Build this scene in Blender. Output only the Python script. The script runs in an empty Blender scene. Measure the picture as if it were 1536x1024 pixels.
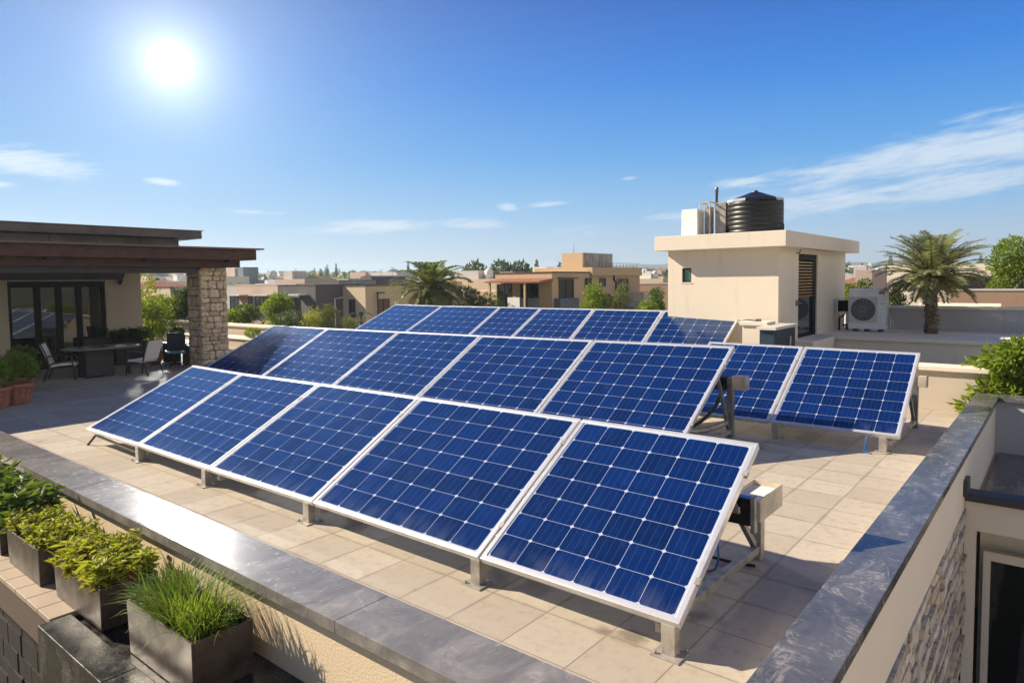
import bpy, math, random
import numpy as np
from mathutils import Vector
random.seed(7)
RNG = np.random.default_rng(7)
S = bpy.context.scene
COL = S.collection
R = math.radians

# ------------------------------------------------------------------ camera
W0, F0, PY0, H = 1536, 1026.0, 483.0, 2.7
PITCH, YAW, ROLL = R(3.45), R(39.2), R(-0.67)
fw = np.array([-math.sin(YAW), math.cos(YAW), 0]); rt = np.array([math.cos(YAW), math.sin(YAW), 0]); up = np.array([0, 0, 1.])
CF = fw*math.cos(PITCH)-up*math.sin(PITCH); U_ = fw*math.sin(PITCH)+up*math.cos(PITCH)
CR = math.cos(ROLL)*rt+math.sin(ROLL)*U_; CU = -math.sin(ROLL)*rt+math.cos(ROLL)*U_
CC = np.array([0, 0, H])
def ray(x, y): return CF+CR*(x-768)/F0+CU*(PY0-y)/F0
def pz(x, y, z):
    d = ray(x, y); return CC+d*(z-H)/d[2]
def pl(x, y, ax, v):
    d = ray(x, y); return CC+d*(v-CC[ax])/d[ax]
def at(x, y, d): return CC+ray(x, y)*d

cam = bpy.data.objects.new('camera', bpy.data.cameras.new('camera')); COL.objects.link(cam)
from mathutils import Matrix
cam.matrix_world = Matrix([[CR[i], CU[i], -CF[i], CC[i]] for i in range(3)]+[[0, 0, 0, 1]])
cam.data.sensor_width = 36; cam.data.lens = F0/W0*36; cam.data.shift_y = -(512-PY0)/W0
cam.data.clip_end = 20000; cam.data.clip_start = .05
S.camera = cam
S.view_settings.view_transform = 'Standard'; S.view_settings.look = 'None'; S.view_settings.gamma = 1
S.view_settings.exposure = .9

# ------------------------------------------------------------------ node helpers
class NT:
    def __init__(s, nt): s.nt = nt; s.n = nt.nodes; s.l = nt.links
    def node(s, t, **kw):
        n = s.n.new(t)
        for k, v in kw.items(): setattr(n, k, v)
        return n
    def put(s, sock, v):
        if hasattr(v, 'is_linked') or isinstance(v, bpy.types.NodeSocket): s.l.new(v, sock)
        else: sock.default_value = v
    def m(s, op, a, b=None, c=None, clamp=False):
        n = s.node('ShaderNodeMath', operation=op, use_clamp=clamp)
        s.put(n.inputs[0], a)
        if b is not None: s.put(n.inputs[1], b)
        if c is not None: s.put(n.inputs[2], c)
        return n.outputs[0]
    def vm(s, op, a, b=None):
        n = s.node('ShaderNodeVectorMath', operation=op)
        s.put(n.inputs[0], a)
        if b is not None: s.put(n.inputs[1], b)
        return n.outputs['Value'] if op in ('DOT_PRODUCT', 'LENGTH') else n.outputs[0]
    def mix(s, f, a, b, bt='MIX'):
        n = s.node('ShaderNodeMix', data_type='RGBA', blend_type=bt)
        s.put(n.inputs[0], f); s.put(n.inputs[6], c4(a)); s.put(n.inputs[7], c4(b))
        return n.outputs[2]
    def noise(s, vec, scale, detail=4, rough=.55, dist=0.):
        n = s.node('ShaderNodeTexNoise'); s.put(n.inputs['Vector'], vec)
        n.inputs['Scale'].default_value = scale; n.inputs['Detail'].default_value = detail
        n.inputs['Roughness'].default_value = rough; n.inputs['Distortion'].default_value = dist
        return n.outputs['Fac']
    def ramp(s, f, stops):
        n = s.node('ShaderNodeValToRGB'); s.put(n.inputs[0], f)
        e = n.color_ramp.elements
        while len(e) < len(stops): e.new(.5)
        for i, (p, c) in enumerate(stops):
            e[i].position = p; e[i].color = c4(c) if not isinstance(c, (int, float)) else (c, c, c, 1)
        return n.outputs[0]
    def smooth(s, v, a, b):
        n = s.node('ShaderNodeMapRange', interpolation_type='SMOOTHSTEP')
        s.put(n.inputs[0], v); n.inputs[1].default_value = a; n.inputs[2].default_value = b
        return n.outputs[0]
    def scale(s, vec, sc):
        n = s.node('ShaderNodeMapping'); s.put(n.inputs[0], vec); n.inputs['Scale'].default_value = sc
        return n.outputs[0]
    def bump(s, h, st=.3, dist=.01):
        n = s.node('ShaderNodeBump'); s.put(n.inputs['Height'], h)
        n.inputs['Strength'].default_value = st; n.inputs['Distance'].default_value = dist
        return n.outputs[0]
def c4(a):
    if isinstance(a, tuple) and len(a) == 3: return (*a, 1)
    return a
def newmat(name):
    m = bpy.data.materials.new(name); m.use_nodes = True
    t = NT(m.node_tree); b = t.n['Principled BSDF']
    return m, t, b
def pos(t): return t.node('ShaderNodeNewGeometry').outputs['Position']
def objco(t): return t.node('ShaderNodeTexCoord').outputs['Object']

def stucco(name, col, var=.12, rough=.9, bump=.35, sc=1., stain=.25):
    m, t, b = newmat(name); p = pos(t)
    n1 = t.noise(p, .8*sc, 5, .6); n2 = t.noise(p, 60*sc, 3, .6); n3 = t.noise(t.scale(p, (2.2, 2.2, .25)), 1.6*sc, 4, .6)
    f = t.m('ADD', t.m('MULTIPLY', n1, var*2), t.m('MULTIPLY', n2, var))
    c = t.mix(t.m('SUBTRACT', f, var*.7, clamp=True), col, tuple(x*.55 for x in col))
    dirt = t.smooth(n3, .56, .78)
    c = t.mix(t.m('MULTIPLY', dirt, stain), c, (col[0]*.5, col[1]*.46, col[2]*.42))
    t.put(b.inputs['Base Color'], c); b.inputs['Roughness'].default_value = rough
    t.put(b.inputs['Normal'], t.bump(t.m('ADD', n2, t.m('MULTIPLY', n1, .5)), bump, .008))
    return m
def plain(name, col, rough=.5, metal=0., var=.15, sc=8., spec=.5, bump=0.):
    m, t, b = newmat(name); p = objco(t)
    n = t.noise(p, sc, 5, .6)
    c = t.mix(t.smooth(n, .35, .75), col, tuple(x*(1-var*1.6) for x in col))
    t.put(b.inputs['Base Color'], c)
    t.put(b.inputs['Roughness'], t.m('ADD', t.m('MULTIPLY', n, .2), rough-.1, clamp=True))
    b.inputs['Metallic'].default_value = metal; b.inputs['Specular IOR Level'].default_value = spec
    if bump: t.put(b.inputs['Normal'], t.bump(t.noise(p, sc*8, 3), bump, .005))
    return m
def leafmat(name, cols, trans=.35, rough=.5):
    m, t, b = newmat(name)
    g = t.node('ShaderNodeNewGeometry'); rnd = g.outputs['Random Per Island']
    n = t.noise(g.outputs['Position'], 2.2, 3)
    k = len(cols)
    c = t.ramp(rnd, [(i/(k-1), cols[i]) for i in range(k)])
    c = t.mix(t.m('MULTIPLY', n, .5), c, tuple(x*.6 for x in cols[0]))
    t.put(b.inputs['Base Color'], c); b.inputs['Roughness'].default_value = rough
    b.inputs['Specular IOR Level'].default_value = .35
    tr = t.node('ShaderNodeBsdfTranslucent'); t.put(tr.inputs[0], t.mix(.5, c, (.25, .35, .02), 'ADD'))
    mx = t.node('ShaderNodeMixShader'); mx.inputs[0].default_value = trans
    t.l.new(b.outputs[0], mx.inputs[1]); t.l.new(tr.outputs[0], mx.inputs[2])
    t.l.new(mx.outputs[0], t.n['Material Output'].inputs[0])
    return m

# ------------------------------------------------------------------ mesh builder
class MB:
    def __init__(s): s.v = []; s.f = []; s.uv = {}; s.sm = []
    def add(s, vs, fs, smooth=False):
        o = len(s.v); s.v += [tuple(map(float, p)) for p in vs]
        for f in fs: s.f.append(tuple(i+o for i in f)); s.sm.append(smooth)
        return s
    def hexa(s, p, bev=0):  # p: 4 bottom (ccw from above) + 4 top
        return s.add(p, [(3, 2, 1, 0), (4, 5, 6, 7), (0, 1, 5, 4), (1, 2, 6, 5), (2, 3, 7, 6), (3, 0, 4, 7)])
    def box(s, x0, x1, y0, y1, z0, z1):
        if x0 > x1: x0, x1 = x1, x0
        if y0 > y1: y0, y1 = y1, y0
        if z0 > z1: z0, z1 = z1, z0
        return s.hexa([(x0, y0, z0), (x1, y0, z0), (x1, y1, z0), (x0, y1, z0), (x0, y0, z1), (x1, y0, z1), (x1, y1, z1), (x0, y1, z1)])
    def bar(s, a, b, w, h, upv=(0, 0, 1)):
        a = np.array(a, float); b = np.array(b, float); d = b-a; d /= np.linalg.norm(d)
        u = np.array(upv, float)
        if abs(d@u) > .98: u = np.array([0, 1., 0])
        sd = np.cross(d, u); sd /= np.linalg.norm(sd); u = np.cross(sd, d)
        P = []
        for q in (a, b):
            P.append([q-sd*w/2-u*h/2, q+sd*w/2-u*h/2, q+sd*w/2+u*h/2, q-sd*w/2+u*h/2])
        v = P[0]+P[1]
        return s.add(v, [(3, 2, 1, 0), (4, 5, 6, 7), (0, 1, 5, 4), (1, 2, 6, 5), (2, 3, 7, 6), (3, 0, 4, 7)][::1])
    def tube(s, pts, rad, n=8, caps=True):
        pts = [np.array(p, float) for p in pts]
        if not hasattr(rad, '__len__'): rad = [rad]*len(pts)
        vs = []; prev = None
        for i, p in enumerate(pts):
            d = pts[min(i+1, len(pts)-1)]-pts[max(i-1, 0)]; d = d/(np.linalg.norm(d)+1e-9)
            if prev is None:
                prev = np.cross(d, (0, 0, 1.)) if abs(d[2]) < .95 else np.cross(d, (1., 0, 0))
            a = prev-d*(prev@d); a /= np.linalg.norm(a)+1e-9; prev = a; b = np.cross(d, a)
            for k in range(n):
                t = 2*math.pi*k/n; vs.append(p+rad[i]*(a*math.cos(t)+b*math.sin(t)))
        fs = []
        for i in range(len(pts)-1):
            for k in range(n):
                k2 = (k+1) % n; fs.append((i*n+k, i*n+k2, (i+1)*n+k2, (i+1)*n+k))
        s.add(vs, fs, True)
        if caps:
            o = len(s.v)-len(vs)
            s.f.append(tuple(o+k for k in range(n))[::-1]); s.sm.append(False)
            s.f.append(tuple(o+(len(pts)-1)*n+k for k in range(n))); s.sm.append(False)
        return s
    def lathe(s, c, prof, n=32, smooth=True, cap=True):  # prof: (r,z)
        vs = []
        for r, z in prof:
            for k in range(n):
                t = 2*math.pi*k/n; vs.append((c[0]+r*math.cos(t), c[1]+r*math.sin(t), c[2]+z))
        fs = [(i*n+k, i*n+(k+1) % n, (i+1)*n+(k+1) % n, (i+1)*n+k) for i in range(len(prof)-1) for k in range(n)]
        s.add(vs, fs, smooth)
        o = len(s.v)-len(vs)
        if cap:
            s.f.append(tuple(o+k for k in range(n))[::-1]); s.sm.append(False)
            s.f.append(tuple(o+(len(prof)-1)*n+k for k in range(n))); s.sm.append(False)
        return s
    def build(s, name, mat, parent=None, bevel=0., origin=None):
        me = bpy.data.meshes.new(name)
        vs = s.v
        o = bpy.data.objects.new(name, me); COL.objects.link(o)
        off = np.zeros(3)
        if parent is not None: off = np.array(parent.location)
        elif origin is not None:
            off = np.array(origin, float); o.location = off
        me.from_pydata([tuple(np.array(v)-off) for v in vs], [], s.f)
        me.polygons.foreach_set('use_smooth', s.sm)
        me.materials.append(mat); me.update()
        if parent is not None: o.parent = parent
        if bevel:
            b = o.modifiers.new('bevel', 'BEVEL'); b.width = bevel; b.segments = 2; b.limit_method = 'ANGLE'; b.angle_limit = R(40)
        return o
def box(*a): return MB().box(*a)
def tag(o, label=None, cat=None, group=None, kind=None):
    if label: o['label'] = label
    if cat: o['category'] = cat
    if group: o['group'] = group
    if kind: o['kind'] = kind
    return o
def thing(name, label, cat, loc=(0, 0, 0), group=None):
    e = bpy.data.objects.new(name, None); e.location = tuple(map(float, loc)); e.empty_display_size = .2; COL.objects.link(e)
    return tag(e, label, cat, group)
def struct(o): return tag(o, kind='structure')
def copy_thing(o, loc, label, rz=0, sc=1., group=None):
    c = o.copy(); COL.objects.link(c); c.location = tuple(map(float, loc)); c.rotation_euler[2] = rz
    c.scale = (sc, sc, sc) if not hasattr(sc, '__len__') else sc
    c['label'] = label
    if group: c['group'] = group
    for ch in list(o.children):
        k = ch.copy(); COL.objects.link(k); k.parent = c
        for g in list(ch.children):
            q = g.copy(); COL.objects.link(q); q.parent = k
    return c

# ------------------------------------------------------------------ world
SUN_AZ, SUN_EL = R(112), R(33)            # azimuth measured leftwards from +Y
sun_dir = Vector((-math.sin(SUN_AZ)*math.cos(SUN_EL), math.cos(SUN_AZ)*math.cos(SUN_EL), math.sin(SUN_EL)))
vis = ray(255, 95); vis = vis/np.linalg.norm(vis)
w = bpy.data.worlds.new('World'); S.world = w; w.use_nodes = True
t = NT(w.node_tree); bg = t.n['Background']
d = t.vm('NORMALIZE', t.node('ShaderNodeTexCoord').outputs['Generated'])
sp = t.node('ShaderNodeSeparateXYZ'); t.l.new(d, sp.inputs[0]); X, Y, Z = sp.outputs
zc = t.m('MAXIMUM', Z, 0.)
sky = t.ramp(zc, [(0, (.34, .40, .455)), (.035, (.29, .375, .46)), (.09, (.145, .295, .47)), (.17, (.048, .205, .45)),
                  (.27, (.008, .122, .41)), (.38, (.001, .060, .29)), (.6, (.003, .038, .20)), (1, (.002, .026, .14))])
az = t.m('ARCTAN2', t.m('MULTIPLY', X, -1), Y); el = t.m('ARCSINE', Z)
# unseen sky tinted for fill light: paler low east, dimmer to the south
east = t.m('MULTIPLY', t.smooth(X, .05, .7), t.m('SUBTRACT', 1., t.smooth(Z, .35, .85)))
sky = t.mix(east, sky, (.41, .395, .365))
south = t.smooth(t.vm('DOT_PRODUCT', d, (-.45, -.85, .25)), .1, .8)
sky = t.mix(t.m('MULTIPLY', south, .5), sky, (.02, .05, .10))
# glow of the air round the sun
cs = t.vm('DOT_PRODUCT', d, tuple(vis)); cs = t.m('MAXIMUM', cs, 0.)
def powr(k, a): return t.m('MULTIPLY', t.m('POWER', cs, k), a)
wide = t.m('ADD', powr(8, .12), powr(36, .34))
sky = t.mix(t.m('MINIMUM', wide, 1.), sky, (.23, .35, .50))
core = t.m('ADD', powr(130, .10), t.m('ADD', powr(700, .30), powr(6500, .8)))
disc = t.m('MULTIPLY', t.smooth(cs, math.cos(R(1.0)), math.cos(R(.65))), 480.)
# clouds: streaky noise inside a few patches of sky
cv = t.node('ShaderNodeCombineXYZ')
t.put(cv.inputs[0], t.m('MULTIPLY', az, 5.)); t.put(cv.inputs[1], t.m('MULTIPLY', t.m('ADD', el, t.m('MULTIPLY', az, .13)), 30.))
cn = t.noise(cv.outputs[0], 1.7, 9, .62, .35); cn2 = t.noise(cv.outputs[0], 5., 7, .65, .2)
cn = t.m('ADD', t.m('MULTIPLY', cn, .60), t.m('MULTIPLY', cn2, .40))
patches = [(6, 8.6, 14, 1.8, -.13, .82), (10, 6.0, 14, 1.1, -.08, .78), (4.5, 10.9, 3.8, .5, -.16, .55), (74, 8.3, 4.2, .95, .10, .82), (66.2, 7.6, 1.7, .3, .1, .8), (60, 5.6, 3.4, .25, .03, .6),
           (50, 4.7, 4.5, .6, 0, .74), (42, 4.7, 3.2, .5, 0, .72), (54, 4.2, 6, .5, 0, .6), (22, 5, 8, .6, 0, .6), (39.4, 6.1, .9, .33, 0, .85), (36.3, 6.3, 1.8, .3, -.05, .68), (20.5, 7.4, 3.2, .55, -.05, .7), (29.5, 8.2, .8, .22, 0, .55), (76, 6.8, 1.5, .3, 0, .7), (32, 4, 7, .7, 0, .45)]
tot = None
for (a0, e0, sa, se, sl, amp) in patches:
    da = t.m('SUBTRACT', az, R(a0)); de = t.m('SUBTRACT', t.m('SUBTRACT', el, R(e0)), t.m('MULTIPLY', da, sl))
    q = t.m('ADD', t.m('POWER', t.m('DIVIDE', da, R(sa)), 2.), t.m('POWER', t.m('DIVIDE', de, R(se)), 2.))
    g = t.m('MULTIPLY', t.m('EXPONENT', t.m('MULTIPLY', q, -.7)), amp)
    tot = g if tot is None else t.m('MAXIMUM', tot, g)
cl = t.smooth(t.m('ADD', cn, t.m('MULTIPLY', tot, .54)), .66, .98)
sky = t.mix(t.m('MULTIPLY', cl, .78), sky, (.43, .48, .53))
add = t.node('ShaderNodeMix', data_type='RGBA', blend_type='ADD'); add.inputs[0].default_value = 1
t.put(add.inputs[6], sky)
comb = t.node('ShaderNodeCombineColor')
tt = t.m('ADD', core, disc); t.put(comb.inputs[0], tt); t.put(comb.inputs[1], t.m('MULTIPLY', tt, .97)); t.put(comb.inputs[2], t.m('MULTIPLY', tt, .88))
t.l.new(comb.outputs[0], add.inputs[7])
# faint trace of physical sky blended over the gradient
nis = t.node('ShaderNodeTexSky', sky_type='NISHITA'); nis.sun_disc = False; nis.sun_elevation = SUN_EL; nis.sun_rotation = -SUN_AZ
nm = t.node('ShaderNodeMix', data_type='RGBA', blend_type='ADD'); nm.inputs[0].default_value = .0003
t.l.new(add.outputs[2], nm.inputs[6]); t.l.new(nis.outputs[0], nm.inputs[7])
t.l.new(nm.outputs[2], bg.inputs[0]); bg.inputs[1].default_value = 1.0
w.cycles.sampling_method = 'MANUAL'; w.cycles.sample_map_resolution = 1024

sl = bpy.data.lights.new('sun', 'SUN'); sl.energy = 5.0; sl.angle = R(.53); sl.color = (1, .865, .68)
so = bpy.data.objects.new('sun', sl); COL.objects.link(so); so.rotation_euler = sun_dir.to_track_quat('Z', 'Y').to_euler(); so.location = (0, 0, 30)

# ------------------------------------------------------------------ materials
M = {}
M['cream'] = stucco('cream_stucco', (.80, .715, .575), stain=.32); M['cream_warm'] = stucco('warm_cream_stucco', (.76, .61, .41), bump=.5); M['cream_light'] = stucco('pale_stucco', (.80, .715, .59), stain=.15)
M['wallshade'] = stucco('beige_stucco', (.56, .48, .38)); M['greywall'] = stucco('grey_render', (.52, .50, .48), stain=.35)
M['pink'] = stucco('pinkish_stucco', (.50, .38, .31), bump=.1); M['darkgrey'] = stucco('dark_grey_render', (.11, .105, .11), bump=.1)
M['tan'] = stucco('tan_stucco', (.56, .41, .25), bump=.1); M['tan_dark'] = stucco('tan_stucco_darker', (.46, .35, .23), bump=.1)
M['sand'] = stucco('sand_stucco', (.60, .49, .34), bump=.1); M['brown'] = stucco('brown_stucco', (.33, .22, .15), bump=.2)
M['white'] = stucco('white_paint', (.76, .74, .70), stain=.1, bump=.1); M['slatewall'] = stucco('slate_render', (.13, .16, .19), bump=.1)
M['fascia'] = plain('brown_metal_fascia', (.095, .040, .030), .6, 0, .25, 3, .3); M['fascia_edge'] = plain('brown_flashing', (.16, .11, .10), .3, .6)
M['fascia_grey'] = plain('charcoal_fascia', (.13, .10, .095), .5, 0, .3, 2); M['panelgrey'] = plain('grey_cladding', (.42, .40, .36), .7, 0, .25, 1.5)
M['beam'] = plain('dark_beam', (.045, .045, .05), .5, 0, .2, 3); M['black'] = plain('black_frame', (.008, .007, .007), .6, 0, .2, 5, .25)
M['alu'] = plain('anodised_aluminium', (.74, .74, .75), .34, .55, .12, 6); M['alu_side'] = M['alu']
M['steel'] = plain('grey_galvanised_steel', (.44, .41, .37), .45, .35, .3, 7, bump=.1); M['steel_dark'] = plain('dark_grey_steel', (.23, .24, .25), .4, .4, .3, 7)
M['steel_beige'] = plain('beige_painted_steel', (.58, .50, .39), .5, 0., .2, 5)
M['tank'] = plain('black_plastic', (.009, .010, .012), .42, 0, .3, 3); M['tankband'] = plain('grey_plastic_band', (.42, .45, .5), .4)
M['acwhite'] = plain('white_enamel', (.84, .85, .87), .35, 0, .08, 4); M['grille'] = plain('grey_grille', (.20, .21, .22), .5, .3)
M['accream'] = plain('cream_enamel', (.62, .60, .55), .4, 0, .1, 4); M['darkmetal'] = plain('dark_metal', (.04, .04, .045), .4, .3)
M['bluecable'] = plain('blue_cable', (.02, .12, .45), .45); M['blackcable'] = plain('black_cable', (.012, .012, .013), .5)
M['terracotta'] = plain('terracotta', (.42, .17, .11), .8, 0, .25, 9, bump=.2); M['soil'] = plain('soil', (.035, .022, .014), .95, 0, .5, 30, bump=.8)
M['fabric'] = plain('light_grey_sling', (.78, .73, .66), .85, 0, .12, 20, bump=.2); M['chairframe'] = plain('dark_chair_frame', (.05, .045, .045), .4, .2)
M['wicker'] = plain('dark_wicker', (.05, .048, .05), .7, 0, .5, 60, bump=.6); M['tabletop'] = plain('grey_table_top', (.20, .19, .19), .25, 0, .15, 5)
M['navy'] = plain('navy_mesh', (.015, .022, .04), .6, 0, .2, 20); M['bluetarp'] = plain('blue_plastic', (.04, .19, .34), .4, 0, .3, 8)
M['orange'] = plain('orange_clay', (.40, .16, .05), .7, 0, .3, 8); M['curtain'] = plain('white_curtain', (.60, .58, .55), .9, 0, .1, 4)
M['planter'] = plain('dark_bronze_planter', (.10, .078, .062), .38, .25, .45, 5, bump=.15); M['cabinet'] = plain('dark_blue_steel', (.03, .055, .085), .4, .2, .4, 3)
M['roofred'] = plain('red_clay_roof', (.33, .13, .07), .8, 0, .3, 4); M['canopy'] = plain('pale_canopy', (.55, .52, .48), .6, 0, .1, 3)
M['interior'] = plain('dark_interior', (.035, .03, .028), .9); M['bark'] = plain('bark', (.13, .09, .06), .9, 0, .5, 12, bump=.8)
M['palmbark'] = plain('palm_bark', (.27, .19, .12), .9, 0, .5, 12, bump=.8); M['brass'] = plain('pale_sticker', (.6, .57, .52), .5)

def glassmat(name, tint, rough=.04, spec=.9):
    m, t, b = newmat(name)
    n = t.noise(pos(t), .7, 3)
    t.put(b.inputs['Base Color'], t.mix(n, tint, tuple(x*.5 for x in tint)))
    b.inputs['Roughness'].default_value = rough; b.inputs['Specular IOR Level'].default_value = spec
    t.put(b.inputs['Normal'], t.bump(t.noise(pos(t), 1.5, 2), .03, .05))
    return m
M['glass_dark'] = glassmat('dark_window_glass', (.012, .013, .014)); M['glass_blue'] = glassmat('bluish_window_glass', (.05, .065, .08)); M['glass_green'] = glassmat('green_window_glass', (.05, .22, .16))
def realglass():
    m, t, b = newmat('clear_door_glass')
    gl = t.node('ShaderNodeBsdfGlossy'); gl.inputs['Roughness'].default_value = .02
    tr = t.node('ShaderNodeBsdfTransparent'); tr.inputs[0].default_value = (.55, .56, .55, 1)
    fr = t.node('ShaderNodeFresnel'); fr.inputs[0].default_value = 1.9
    mx = t.node('ShaderNodeMixShader'); t.l.new(fr.outputs[0], mx.inputs[0]); t.l.new(tr.outputs[0], mx.inputs[1]); t.l.new(gl.outputs[0], mx.inputs[2])
    t.l.new(mx.outputs[0], t.n['Material Output'].inputs[0]); return m
M['glass'] = realglass()

def floormat():
    m, t, b = newmat('beige_terrace_tile'); p = pos(t)
    T = .575
    mp = t.node('ShaderNodeMapping'); t.put(mp.inputs[0], p); mp.inputs['Location'].default_value = (2.08, -4.37, 0)
    q = t.vm('SCALE', mp.outputs[0]); q.node.inputs['Scale'].default_value = 1/T
    fr = t.vm('FRACTION', q); fl = t.vm('FLOOR', q)
    s2 = t.node('ShaderNodeSeparateXYZ'); t.l.new(fr, s2.inputs[0])
    def edge(o): return t.m('MINIMUM', o, t.m('SUBTRACT', 1., o))
    e = t.m('MINIMUM', edge(s2.outputs[0]), edge(s2.outputs[1]))
    e = t.m('ADD', e, t.m('MULTIPLY', t.m('SUBTRACT', t.noise(p, 14, 2), .5), .006))
    joint = t.m('SUBTRACT', 1., t.smooth(e, .005, .013))
    wn = t.node('ShaderNodeTexWhiteNoise'); t.l.new(fl, wn.inputs[0])
    n1 = t.noise(p, 1.1, 6, .65); n2 = t.noise(p, 9, 5, .7); n3 = t.noise(t.vm('ADD', p, (31., 7, 0)), .45, 4, .6)
    c = t.ramp(wn.outputs[0], [(0, (.41, .355, .272)), (.5, (.455, .40, .308)), (1, (.50, .445, .35))])
    c = t.mix(t.smooth(n2, .45, .8), c, (.35, .28, .21)); c = t.mix(t.m('MULTIPLY', t.smooth(n1, .5, .75), .3), c, (.27, .215, .165))
    c = t.mix(t.m('MULTIPLY', t.smooth(n3, .60, .75), .35), c, (.62, .52, .40))
    # old damp stains here and there
    vo = t.node('ShaderNodeTexVoronoi'); t.put(vo.inputs['Vector'], t.vm('ADD', p, t.vm('SCALE', t.node('ShaderNodeTexNoise').outputs['Color']))); vo.inputs['Scale'].default_value = .8
    st = t.m('MULTIPLY', t.m('SUBTRACT', 1., t.smooth(vo.outputs['Distance'], .03, .16)), t.smooth(t.noise(p, 7, 4), .45, .6))
    c = t.mix(t.m('MULTIPLY', st, .7), c, (.10, .07, .045))
    for (sx, sy, sr) in [(947, 955, .17), (1049, 924, .13), (905, 945, .10)]:
        q_ = pz(sx, sy, 0); dd = t.vm('LENGTH', t.vm('SUBTRACT', p, (float(q_[0]), float(q_[1]), 0.)))
        dd = t.m('ADD', dd, t.m('MULTIPLY', t.m('SUBTRACT', n2, .5), sr*2.2)); c = t.mix(t.m('MULTIPLY', t.m('SUBTRACT', 1., t.smooth(dd, sr*.25, sr)), .62), c, (.09, .07, .05))
    dirt = t.m('SUBTRACT', 1., t.smooth(e, .0, .07)); c = t.mix(t.m('MULTIPLY', t.m('MULTIPLY', dirt, t.smooth(n1, .42, .62)), .45), c, (.19, .155, .12))
    c = t.mix(joint, c, (.25, .20, .15))
    t.put(b.inputs['Base Color'], c)
    t.put(b.inputs['Roughness'], t.ramp(n1, [(0.3, .50), (.7, .72)]))
    t.put(b.inputs['Normal'], t.bump(t.m('SUBTRACT', t.m('MULTIPLY', n2, .25), joint), .35, .006))
    return m
M['floor'] = floormat()
def slate(name, c1, c2, r0=.13):
    m, t, b = newmat(name); p = pos(t)
    pw = t.vm('ADD', p, (3., 1, 0))
    n1 = t.noise(t.scale(pw, (1, .55, 1)), 2.6, 8, .66, 1.2); n2 = t.noise(pw, 13, 6, .7, .8); n3 = t.noise(t.scale(pw, (.8, 1.5, 1)), 1.4, 7, .6, 2.2)
    c = t.mix(t.smooth(n1, .35, .7), c1, c2)
    c = t.mix(t.m('MULTIPLY', t.smooth(n2, .52, .72), .55), c, (.23, .22, .21))
    vein = t.m('MULTIPLY', t.m('SUBTRACT', 1., t.smooth(t.m('ABSOLUTE', t.m('SUBTRACT', n3, .5)), .0, .03)), t.smooth(n1, .5, .62))
    c = t.mix(t.m('MULTIPLY', vein, .5), c, (.42, .38, .34))
    c = t.mix(t.m('MULTIPLY', t.m('MULTIPLY', t.smooth(t.noise(t.scale(pw, (1.2, .5, 1)), 1.5, 5, .6, 1.), .52, .62), t.smooth(t.noise(t.scale(pw, (2.5, .9, 1)), 4, 8, .75, 2.5), .48, .60)), .5), c, (.37, .33, .29))
    # butt joints between the slabs, about every 1.6 m both ways along the run
    s2 = t.node('ShaderNodeSeparateXYZ'); t.l.new(p, s2.inputs[0])
    t.put(b.inputs['Base Color'], c)
    t.put(b.inputs['Roughness'], t.ramp(n2, [(.3, r0), (.75, r0+.19)])); b.inputs['Specular IOR Level'].default_value = .7
    t.put(b.inputs['Normal'], t.bump(t.m('ADD', n2, n1), .05, .01))
    return m
M['slate'] = slate('polished_slate_coping', (.065, .068, .072), (.13, .13, .128)); M['slate_front'] = slate('sunlit_tone_grey_coping', (.15, .142, .13), (.27, .25, .225), .145)  # same stone in two tones: sunlit front painted paler, shaded right run darker
def granite():
    m, t, b = newmat('wet_dark_granite'); p = pos(t)
    n = t.noise(p, 90, 3, .7); n1 = t.noise(p, 3., 5, .6)
    c = t.mix(t.smooth(n, .5, .65), (.035, .033, .03), (.20, .19, .17)); c = t.mix(t.smooth(n1, .45, .6), t.mix(.75, c, (.01, .01, .01)), c)
    t.put(b.inputs['Base Color'], c); t.put(b.inputs['Roughness'], t.ramp(n1, [(.4, .2), (.65, .6)]))
    t.put(b.inputs['Normal'], t.bump(n, .2, .003)); return m
M['granite'] = granite()
def stonemat(name, a, b_, mortar, sc=4.2):
    m, t, b = newmat(name); p = pos(t)
    g = t.node('ShaderNodeNewGeometry'); rnd = g.outputs['Random Per Island']
    n = t.noise(p, 9, 6, .65); n2 = t.noise(p, 45, 3, .6)
    c = t.ramp(rnd, [(0, a), (.35, tuple((x+y)/2 for x, y in zip(a, b_))), (.7, b_), (1, mortar)])
    c = t.mix(t.smooth(n, .42, .75), c, tuple(x*.45 for x in a)); c = t.mix(t.m('MULTIPLY', t.smooth(n2, .5, .8), .4), c, tuple(min(1, x*1.5) for x in b_))
    t.put(b.inputs['Base Color'], c); b.inputs['Roughness'].default_value = .85
    t.put(b.inputs['Normal'], t.bump(t.m('ADD', n, t.m('MULTIPLY', n2, .4)), .8, .02)); return m
M['stone'] = stonemat('tan_field_stone', (.52, .38, .24), (.82, .65, .45), (.66, .57, .45))
M['mortar'] = stucco('stone_mortar', (.24, .18, .13)); M['ledger'] = stonemat('grey_ledger_stone', (.44, .40, .34), (.72, .64, .52), (.54, .42, .29))
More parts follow.
